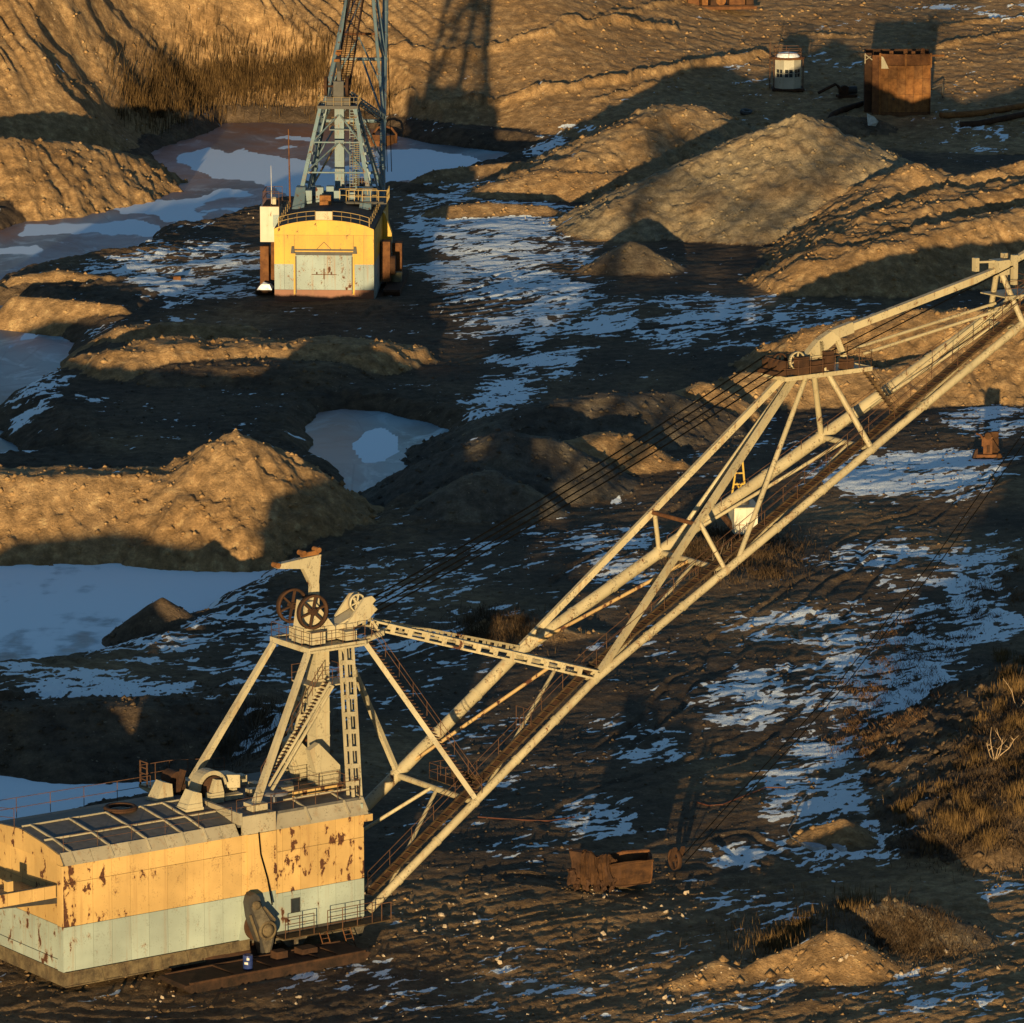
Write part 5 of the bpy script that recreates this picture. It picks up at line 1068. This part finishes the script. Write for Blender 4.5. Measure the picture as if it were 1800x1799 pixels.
for x, y in ((-1.9, -1.3), (1.9, -1.3), (-2.3, .0)): mb.tube((x, y, 0), (x, y, 4.3 if x > -2.2 else 6.2), .07, 6)
mb.build('prop', M_RAIL, ks); MB().box(-2.1, 2.1, -1.7, 1.7, .15, .44).build('base_frame', M_RUSTD, ks)

# ------------------------------------------------------------------ rusty hopper tank
p = hit(1578, 203); tk = empty('hopper_tank', (p[0], p[1], p[2] - .4), R(-2)); tag(tk, 'tall rusty sheet steel hopper tank standing on the far bench', 'tank')
x0 = -2.35; arcp = lambda u, off=0: (x0 + 6.5 * u, -1.1 * math.sin(math.pi * (.12 + .83 * u)) - off)
for r_, (z0, z1) in enumerate(((.9, 3.2), (3.2, 5.2), (5.2, 6.9))):
    nseg = 6
    for k in range(nseg):
        a = arcp(k / nseg); b = arcp((k + 1) / nseg); mt = M_RUSTO if (k + r_) % 3 else rusty('rust_sheet_%d' % (k % 2), (.08, .032, .012), (.17, .08, .028))
        dj = random.uniform(-.02, .02); MB().hexa([(a[0] + .012, a[1] + dj, z0 + .012), (b[0] - .012, b[1] + dj, z0 + .012), (b[0] - .012, b[1] + .06 + dj, z0 + .012), (a[0] + .012, a[1] + .06 + dj, z0 + .012), (a[0] + .012, a[1] + dj, z1 - .012), (b[0] - .012, b[1] + dj, z1 - .012), (b[0] - .012, b[1] + .06 + dj, z1 - .012), (a[0] + .012, a[1] + .06 + dj, z1 - .012)]).build('sheet', mt, tk)
mb = MB(); P = [arcp(i / 12, -.35) for i in range(13)]
for a, b in zip(P[:-1], P[1:]): mb.hexa([(a[0], a[1], 6.9), (b[0], b[1], 6.9), (b[0], b[1] + .06, 6.9), (a[0], a[1] + .06, 6.9), (a[0], a[1], 8.3), (b[0], b[1], 8.3), (b[0], b[1] + .06, 8.3), (a[0], a[1] + .06, 8.3)])
mb.build('upper_band', M_RUST, tk)
mb = MB(); P = [arcp(i / 12, .08) for i in range(13)]
for a, b in zip(P[:-1], P[1:]): mb.hexa([(a[0], a[1], .35), (b[0], b[1], .35), (b[0], b[1] + .3, .35), (a[0], a[1] + .3, .35), (a[0], a[1], .88), (b[0], b[1], .88), (b[0], b[1] + .3, .88), (a[0], a[1] + .3, .88)])
mb.build('bottom_ring', M_RUST, tk)
for u in (0, .5, 1): q = arcp(u, .1); MB().box(q[0] - .12, q[0] + .12, q[1] - .1, q[1] + .12, (-.5 if u == 0 else 6.6), 8.45).build('post', M_RUSTO, tk)
MB().box(x0 - 1.0, x0 - .15, -.75, -.6, -.6, 8.2).build('corner_plate', M_RUST, tk); MB().box(x0 - 1.95, x0 - 1.02, .4, .5, -.2, 8.35).build('side_sheet', M_RUSTD, tk)
mb = MB(); mb.beam((x0 - 1.9, .3, 8.2), (x0 - .6, -.6, 7.3), .12, .12); mb.beam((x0 - 1.9, .3, 7.0), (x0 - 1.9, .3, 8.3), .12, .12); mb.beam((x0 - 1.9, .3, 7.4), (x0 - 1.2, -.2, 8.0), .1, .1); mb.build('corner_brace', M_CREAM, tk)
MB().hexa([(x0 + .15, -.9, 6.5), (x0 + 1.1, -.95, 6.5), (x0 + 1.1, -.9, 6.5), (x0 + .15, -.85, 6.5), (x0 + .15, -.9, 8.1), (x0 + .45, -.9, 7.9), (x0 + .45, -.85, 7.9), (x0 + .15, -.85, 8.1)]).build('torn_flap', M_CREAM, tk)
MB().box(x0 + 6.4, x0 + 6.5, -.5, 5.5, .3, 8.3).build('side_sheet', M_RUST, tk); MB().box(x0 - 1.9, x0 - 1.8, .5, 5.5, -.2, 8.3).build('side_sheet', M_RUSTD, tk); MB().box(x0 - 1.8, x0 + 6.4, 5.4, 5.5, -.2, 8.3).build('back_sheet', M_RUSTD, tk)
MB().box(x0 + 6.3, x0 + 8.2, -.3, -.05, 8.0, 8.25).build('outrigger', M_RUSTO, tk)
for x, h in ((1.2, .35), (3.0, .6), (4.0, .3), (5.2, .7)): MB().box(x0 + x, x0 + x + .5, .2, .6, 8.3, 8.3 + h).build('rim_block', M_RUST, tk)
q = arcp(.27, .03); MB().lathe((q[0], q[1] + .02, 2.6), (0, -1, 0), [(.14, 0), (.14, .04)], 10).build('drain_hole', M_DARK, tk)
# ------------------------------------------------------------------ pipes and scrap round the tank
def ground_pipe(name, pix, r, mat, label, cat='pipe', lift=.8):
    pts = []
    for x, y in pix: q = hit(x, y); pts.append(Vector((q[0], q[1], q[2] + r * lift)))
    o = MB().path(pts, r, 12).build(name, mat); tag(o, label, cat); return o
ground_pipe('pipe', [(1652, 208), (1668, 208), (1720, 204), (1770, 196), (1840, 184)], .42, M_RUSTO, 'thick orange rusty pipe running right from the hopper tank')
ground_pipe('pipe', [(1688, 224), (1720, 222), (1770, 212), (1840, 198)], .40, M_RUSTD, 'dark rusty pipe lying in front of the orange pipe')
pe = MB().path([Vector(at(1452, 240, .0)), Vector(at(1454, 216, 1.2)), Vector(at(1464, 202, 2.0)), Vector(at(1480, 194, 2.3)), Vector(at(1520, 182, 2.6))], .40, 12).build('pipe', M_RUSTD); tag(pe, 'dark bent pipe rising from the ground left of the tank', 'pipe')
p = hit(1655, 172); ph = MB().path([(p[0] - 1.4, p[1], p[2] + 1.1), (p[0], p[1], p[2] + 1.7), (p[0] + .15, p[1], p[2] + 1.6), (p[0] + .15, p[1], p[2] - .2)], .1, 8).build('pipe', M_DARK); tag(ph, 'thin bent standpipe on the sunlit slope right of the tank', 'pipe')
p = hit(1485, 172); pu = empty('pump', (p[0], p[1], p[2]), R(15)); tag(pu, 'dark old pump with suction pipe lying left of the hopper tank', 'pump')
MB().lathe((0, 0, .8), (0, 1, 0), [(.75, 0), (.8, .3), (.5, .9)], 18).build('pump_casing', M_RUSTD, pu); MB().box(-.9, 1.6, -.3, 1.0, .0, .35).build('bed_plate', M_RUSTD, pu); MB().lathe((.5, .4, .9), (1, 0, 0), [(.5, 0), (.5, 1.2)], 16).build('motor', M_DARK, pu)
MB().path([(-.5, 0, .8), (-.9, 0, 1.5), (-1.3, 0, 1.8), (-3.8, -.6, .8)], .2, 8).build('suction_pipe', M_RUSTD, pu)
p = hit(1534, 222); ws = MB().add([(-.6, 0, 0), (.4, .1, .0), (.7, -.3, .6), (.2, -.1, 1.2), (-.5, .1, 1.5), (-.75, .2, 1.6), (-.6, .06, 0), (.4, .16, .0), (.7, -.24, .6), (.2, -.04, 1.2), (-.5, .16, 1.5), (-.75, .26, 1.6)], [(0, 1, 2, 3, 4, 5), (11, 10, 9, 8, 7, 6), (0, 1, 7, 6), (1, 2, 8, 7), (2, 3, 9, 8), (3, 4, 10, 9), (4, 5, 11, 10), (5, 0, 6, 11)]).build('torn_sheet', M_WHITE); ws.location = (p[0], p[1], p[2]); tag(ws, 'torn white metal sheet leaning on dark earth below the tank', 'scrap sheet')
p = hit(1312, 200); ty = MB().lathe((0, 0, .2), (.1, -.2, 1), [(.35, -.2), (.75, -.25), (.85, 0), (.75, .25), (.35, .2)], 20, True, True).build('tyre', M_DARK); ty.location = (p[0], p[1], p[2]); tag(ty, 'black old tyre lying flat in shade below the kiosk', 'tyre')
p = hit(1268, 22); sl = empty('scrap_sled', (p[0], p[1], p[2]), R(8)); tag(sl, 'long rusty machine skid with heaped gear at the top edge of the pit', 'scrap')
MB().box(-5.0, 5.0, 0, .3, .35, .75).build('skid_beam', M_RUST, sl); MB().box(-5.0, 5.0, 3, 3.3, .35, .75).build('skid_beam', M_RUSTD, sl); MB().box(-4.9, 4.6, .1, 3.2, .76, .95).build('deck_plate', M_RUSTD, sl)
for x, w_, h_, m_ in ((-4.6, 1.6, 2.4, M_RUST), (-2.6, .8, 1.5, M_RUSTO), (-1.4, 1.0, 1.2, M_RUSTD), (1.2, 2.2, 2.2, M_RUST), (3.6, 1.0, .9, M_RUSTD)): MB().box(x, x + w_, .5, 2.4, .96, .96 + h_).build('gear_housing', m_, sl)
MB().lathe((0, .3, 1.6), (0, 1, 0), [(.7, 0), (.7, 1.6), (.1, 1.62)], 18).build('drum', M_RUSTO, sl)
for x in (-3.2, -.4): MB().box(x, x + .3, -.1, .2, -.5, .36).build('skid_leg', M_RUSTD, sl)
for (x, y, lab) in ((1432, 1488, 'snow covered concrete slab lying left of the narrower slab'), (1474, 1490, 'narrow snow dusted concrete slab right of the wide slab')):
    p = hit(x, y); s_ = MB().hexa([(-.5, -.8, -.1), (.45, -.8, -.1), (.3, .8, -.1), (-.55, .8, -.1), (-.5, -.8, .14), (.45, -.8, .14), (.3, .8, .14), (-.55, .8, .14)]).build('concrete_slab', plain('concrete_slab', (.3, .31, .33))); s_.location = (p[0], p[1], p[2]); s_.rotation_euler = (0, 0, R(25)); s_.scale = ((1, 1, 1) if x < 1450 else (.45, 1, 1)); tag(s_, lab, 'slab', 'concrete slabs by the snow')
p = hit(311, 492); sb = MB().hexa([(-.45, -.3, -.1), (.5, -.3, -.1), (.45, .4, -.1), (-.4, .4, -.1), (-.35, -.2, .35), (.4, -.25, .4), (.35, .3, .4), (-.3, .3, .3)]).build('iron_block', M_RUST); sb.location = (p[0], p[1], p[2]); tag(sb, 'small rusty iron block on snow left of the yellow gable', 'scrap')
def ground_cable(pix, label, mat):
    pts = []
    for i, (x, y) in enumerate(pix): q = hit(x, y); pts.append(Vector((q[0], q[1], q[2] + .06)))
    tag(MB().path(pts, .05, 5).build('power_cable', mat), label, 'cable')
M_CORD = plain('orange_cable', (.065, .02, .010))
ground_cable([(840, 1438), (880, 1441), (930, 1444), (965, 1445), (1010, 1438)], 'orange red power cable on dark ground behind the boom foot', M_CORD)
ground_cable([(1225, 1412), (1245, 1418), (1270, 1416), (1310, 1400), (1345, 1386), (1380, 1386)], 'orange red power cable looping left of the big snow field', M_CORD)
ground_cable([(1418, 1400), (1402, 1420), (1398, 1440), (1385, 1462), (1392, 1475), (1412, 1488)], 'pale curled hose winding through the snow patches', plain('grey_hose', (.16, .15, .14)))

# ------------------------------------------------------------------ dry reeds, grass, scrub (nobody could count the blades)
def grass_mat(name, a, b):
    g = NT(name); P = g.obj(); n = g.noise(P, .8, 4); c = g.mix(g.ramp(n, .3, .7), a, b); g.b.inputs['Specular IOR Level'].default_value = .1; return g.out(c, .9, 0, .1)
M_REED = grass_mat('dry_reed', (.05, .031, .013), (.135, .082, .033)); M_REEDD = grass_mat('dark_reed', (.04, .024, .011), (.10, .06, .024)); M_TWIG = grass_mat('twig', (.03, .019, .011), (.075, .048, .027)); M_BRANCH = plain('pale_branch', (.36, .25, .15), .8)
def in_poly(x, y, P):
    ins = False; n = len(P)
    for i in range(n):
        ax, ay = P[i]; bx, by = P[(i + 1) % n]
        if (ay > y) != (by > y) and x < (bx - ax) * (y - ay) / (by - ay) + ax: ins = not ins
    return ins
def blades(name, poly, count, h0, h1, w, mat, label, cat, seed, clump=.5, lean=.12, ncl=None):
    rnd = random.Random(seed); xs = [q[0] for q in poly]; ys_ = [q[1] for q in poly]; V = []; F = []; k_ = 0; tries = 0
    cl = []
    while len(cl) < (ncl or max(6, count // 45)) and tries < 20000:
        tries += 1; x, y = rnd.uniform(min(xs), max(xs)), rnd.uniform(min(ys_), max(ys_))
        if in_poly(x, y, poly): cl.append((hit(x, y), rnd.uniform(.6, 1.25)))
    for i in range(count):
        (p, sz) = rnd.choice(cl); sp = .35 if rnd.random() < clump else 1.7
        X = p[0] + rnd.gauss(0, sp); Y = p[1] + rnd.gauss(0, sp * 1.3); Z = height_at(X, Y) - .05
        h = rnd.uniform(h0, h1) * sz; a = rnd.uniform(0, math.pi); dx, dy = math.cos(a) * w / 2, math.sin(a) * w / 2; lx, ly = rnd.gauss(0, lean) * h, rnd.gauss(0, lean) * h
        o = len(V); V += [(X - dx, Y - dy, Z), (X + dx, Y + dy, Z), (X + dx * .7 + lx * .5, Y + dy * .7 + ly * .5, Z + h * .6), (X - dx * .7 + lx * .5, Y - dy * .7 + ly * .5, Z + h * .6), (X + lx * 1.3, Y + ly * 1.3, Z + h)]
        F += [(o, o + 1, o + 2, o + 3), (o + 3, o + 2, o + 4)]
    me = bpy.data.meshes.new(name); me.from_pydata(V, [], F); me.materials.append(mat); ob = bpy.data.objects.new(name, me); C.objects.link(ob)
    tag(ob, label, cat, None, 'stuff'); return ob
blades('dry_reeds', [(205, 205), (225, 168), (300, 130), (420, 122), (575, 114), (578, 150), (480, 158), (380, 168), (310, 200), (250, 214)], 9000, .9, 2.2, .08, M_REEDD, 'tall dry brown reeds along the far lake bank', 'reeds', 11)
blades('dry_reeds', [(560, 118), (575, 148), (690, 190), (690, 170)], 900, .6, 1.4, .08, M_REEDD, 'thin dark reeds behind the blue grey tower', 'reeds', 12)
blades('dry_reeds', [(1562, 1500), (1556, 1440), (1640, 1370), (1690, 1290), (1740, 1180), (1790, 1120), (1830, 1110), (1830, 1470), (1720, 1500)], 5200, .3, 1.0, .045, M_REED, 'golden dry reeds on the bank at the right', 'reeds', 13, .93, .12, 46)
blades('dry_grass', [(1600, 1500), (1660, 1380), (1740, 1250), (1830, 1150), (1830, 1500)], 11000, .15, .6, .05, M_TWIG, 'dark withered grass between the golden reeds on the bank', 'grass', 14, .6, .35)
blades('dry_reeds', [(1335, 1672), (1345, 1655), (1400, 1630), (1420, 1622), (1410, 1645), (1370, 1668)], 1300, .4, 1.1, .04, M_REED, 'golden dry reeds left of the small foreground heap', 'reeds', 15, .6)
blades('dry_reeds', [(1478, 1605), (1490, 1585), (1515, 1588), (1512, 1608)], 500, .5, 1.2, .04, M_REED, 'short tuft of golden reeds behind the small foreground heap', 'reeds', 16, .6)
blades('scrub', [(1500, 1640), (1520, 1600), (1640, 1585), (1680, 1640), (1690, 1690), (1600, 1690), (1540, 1660)], 3600, .15, .6, .045, M_TWIG, 'dark scrub covering the low mound behind the small heap', 'scrub', 17, .7, .5, 40)
blades('dry_grass', [(1480, 1200), (1540, 1120), (1660, 1060), (1790, 960), (1800, 1060), (1700, 1120), (1640, 1240), (1560, 1330), (1470, 1330)], 7000, .15, .45, .05, grass_mat('russet_grass', (.06, .032, .016), (.14, .08, .04)), 'low russet grass tufts scattered through the snow field', 'grass', 18, .8, .5)
blades('scrub', [(1190, 960), (1230, 925), (1330, 940), (1420, 960), (1400, 1010), (1300, 1030), (1210, 1010)], 5000, .3, .9, .05, M_TWIG, 'brown scrub on the rise under the small white crane', 'scrub', 19, .6, .4)
blades('scrub', [(810, 1120), (830, 1075), (900, 1085), (960, 1110), (930, 1130), (840, 1140)], 2400, .3, .9, .05, M_TWIG, 'dark scrub behind the lattice tie of the near boom', 'scrub', 20, .6, .4)
blades('scrub', [(380, 1330), (420, 1250), (500, 1240), (540, 1290), (470, 1340)], 1500, .4, 1.2, .04, M_TWIG, 'thin bare scrub on the dark bank behind the winch deck', 'scrub', 21, .6, .3)

def shrub(px, py, h, n, mat, label, seed, spread=.6, r0=.035):
    rnd = random.Random(seed); p = hit(px, py); t = empty('bare_shrub', (p[0], p[1], p[2] - .05)); tag(t, label, 'shrub')
    for i in range(n):
        a = rnd.uniform(0, 2 * math.pi); q = Vector((0, 0, 0)); d = Vector((math.cos(a) * spread, math.sin(a) * spread, 1)).normalized(); pts = [q.copy()]
        for s_ in range(4): d = (d + Vector((rnd.gauss(0, .22), rnd.gauss(0, .22), .08))).normalized(); q = q + d * h * rnd.uniform(.2, .32); pts.append(q.copy())
        mb = MB(); mb.path(pts, r0, 5, r0 * .25)
        for s_ in (2, 3):
            for w_ in range(2):
                e = pts[s_] + Vector((rnd.gauss(0, .3), rnd.gauss(0, .3), rnd.uniform(.1, .5))) * h * .35; mb.path([pts[s_], e], r0 * .4, 4, r0 * .12)
        mb.build('branch', mat, t)
shrub(1748, 1338, 2.4, 5, M_BRANCH, 'bare shrub with pale sunlit branches on the reed bank', 3, .75, .04)
shrub(1260, 1020, 3.4, 6, plain('grey_branch', (.17, .13, .09)), 'bare grey shrub under the middle of the near boom', 4, .25, .035)
shrub(1790, 1245, 2.0, 4, M_BRANCH, 'pale broken branch shrub at the right edge', 6, 1.1, .03)
shrub(445, 1300, 3.4, 4, plain('dark_branch', (.09, .065, .045)), 'thin dark shrub behind the near winch deck', 8, .25, .03)

# ------------------------------------------------------------------ pale stones on the churned foreground
M_STONE = plain('pale_stone', (.33, .26, .19), .9)
rnd = random.Random(21); protos = []
for k in range(5):
    bm = bmesh.new(); bmesh.ops.create_icosphere(bm, subdivisions=1, radius=1.0)
    for v in bm.verts: v.co *= rnd.uniform(.65, 1.2); v.co.z *= .7
    me = bpy.data.meshes.new('rock'); bm.to_mesh(me); bm.free(); me.materials.append(M_STONE); protos.append(me)
ZONES = [((660, 1560, 960, 1640), 30, 'pale stone in the scatter between boom foot and wrecked bucket'), ((1000, 1560, 1180, 1610), 16, 'pale stone close below the wrecked bucket'), ((650, 1640, 1250, 1799), 58, 'pale stone among the foreground ruts below the boom foot'), ((1250, 1640, 1800, 1799), 36, 'pale stone round the small foreground heap'), ((120, 1745, 640, 1799), 14, 'pale stone on the earth below the near dragline'), ((1180, 1545, 1700, 1640), 8, 'pale stone on the shaded track right of the wrecked bucket')]
for (x0, y0, x1, y1), n, lab in ZONES:
    cl = [(rnd.uniform(x0, x1), rnd.uniform(y0, y1)) for i in range(max(2, n // 6))]
    for i in range(n):
        if rnd.random() < .65: c_ = rnd.choice(cl); x, y = c_[0] + rnd.gauss(0, 16), c_[1] + rnd.gauss(0, 7)
        else: x, y = rnd.uniform(x0, x1), rnd.uniform(y0, y1)
        p = hit(x, y); r = min(.26, .045 + .05 * rnd.random() + .15 * rnd.random() ** 4)
        o = bpy.data.objects.new('rock', rnd.choice(protos)); C.objects.link(o); o.location = (p[0], p[1], p[2] + r * .25); o.scale = (r * 1.3, r, r); o.rotation_euler = (rnd.random(), rnd.random(), rnd.random() * 6)
        tag(o, lab, 'stone', lab.replace('pale stone', 'pale stones'))
mb = MB()
for i in range(500):
    x, y = (rnd.uniform(560, 1820), rnd.uniform(1540, 1820)) if i < 300 else (rnd.uniform(0, 1800), rnd.uniform(0, 420))
    p = hit(x, y); r = .03 + .035 * rnd.random() if i < 300 else .06 + .10 * rnd.random(); a = rnd.random() * 3
    mb.add([(p[0] + r * math.cos(a + k * 2.1), p[1] + r * math.sin(a + k * 2.1), p[2] - .02) for k in range(3)] + [(p[0], p[1], p[2] + r * 1.2)], [(0, 1, 3), (1, 2, 3), (2, 0, 3)])
me = bpy.data.meshes.new('pebbles'); me.from_pydata(mb.v, [], mb.f); me.materials.append(M_STONE); o = bpy.data.objects.new('pebbles', me); C.objects.link(o); tag(o, 'scattered pale pebbles and clods on the ground and the slopes', 'pebbles', None, 'stuff')

# ------------------------------------------------------------------ clods and lumps that roll down the heaps and lie on the flats
def clods(name, sel_px, count, r0, r1, label, seed):
    rs = np.random.RandomState(seed)
    ok = np.nonzero(sel_px.ravel())[0]; pick = rs.choice(ok, count)
    Cn = VALL[pick] + rs.uniform(-.15, .15, (count, 3)) * [1, 1, 0]
    rr = r0 + (r1 - r0) * rs.rand(count) ** 5
    base = np.array([(1, 0, 0), (0, 1, 0), (-1, 0, 0), (0, -1, 0), (0, 0, 1), (0, 0, -1)], float)
    th = rs.rand(count) * 6.28; c_, s_ = np.cos(th), np.sin(th)
    B = base[None] * rs.uniform(.6, 1.25, (count, 6, 1))
    V = np.stack([B[..., 0] * c_[:, None] - B[..., 1] * s_[:, None], B[..., 0] * s_[:, None] + B[..., 1] * c_[:, None], B[..., 2] * .75], -1) * rr[:, None, None] + Cn[:, None, :]
    F = np.array([(0, 1, 4), (1, 2, 4), (2, 3, 4), (3, 0, 4), (1, 0, 5), (2, 1, 5), (3, 2, 5), (0, 3, 5)])
    Fa = (F[None] + (np.arange(count) * 6)[:, None, None]).reshape(-1, 3)
    me = bpy.data.meshes.new(name); me.vertices.add(count * 6); me.vertices.foreach_set('co', V.astype(np.float32).ravel()); nf = len(Fa)
    me.loops.add(nf * 3); me.loops.foreach_set('vertex_index', Fa.astype(np.int32).ravel()); me.polygons.add(nf); me.polygons.foreach_set('loop_start', np.arange(0, nf * 3, 3, dtype=np.int32)); me.update(calc_edges=True)
    me.materials.append(M_GROUND); add_attr(me, 'soil', np.repeat(SOIL.ravel()[pick], 6)); add_attr(me, 'grey', np.repeat(GREY.ravel()[pick], 6)); add_attr(me, 'snow', np.zeros(count * 6))
    ob = bpy.data.objects.new(name, me); C.objects.link(ob); tag(ob, label, 'clods', None, 'stuff')
INV = (np.abs(Ug) < .1) & (Yg > 322)
clods('earth_clods', INV & (IDS >= 10), 16000, .05, .42, 'loose clods and lumps lying on the spoil heaps', 31)
clods('earth_clods', INV & (IDS == 1) & (Yg < 800), 7000, .06, .45, 'loose clods and lumps lying on the back slope', 32)
clods('earth_clods', INV & (IDS == 0) & (Zg > -1.2) & (Yg < 560), 14000, .035, .22, 'small clods scattered over the rutted pit floor', 33)
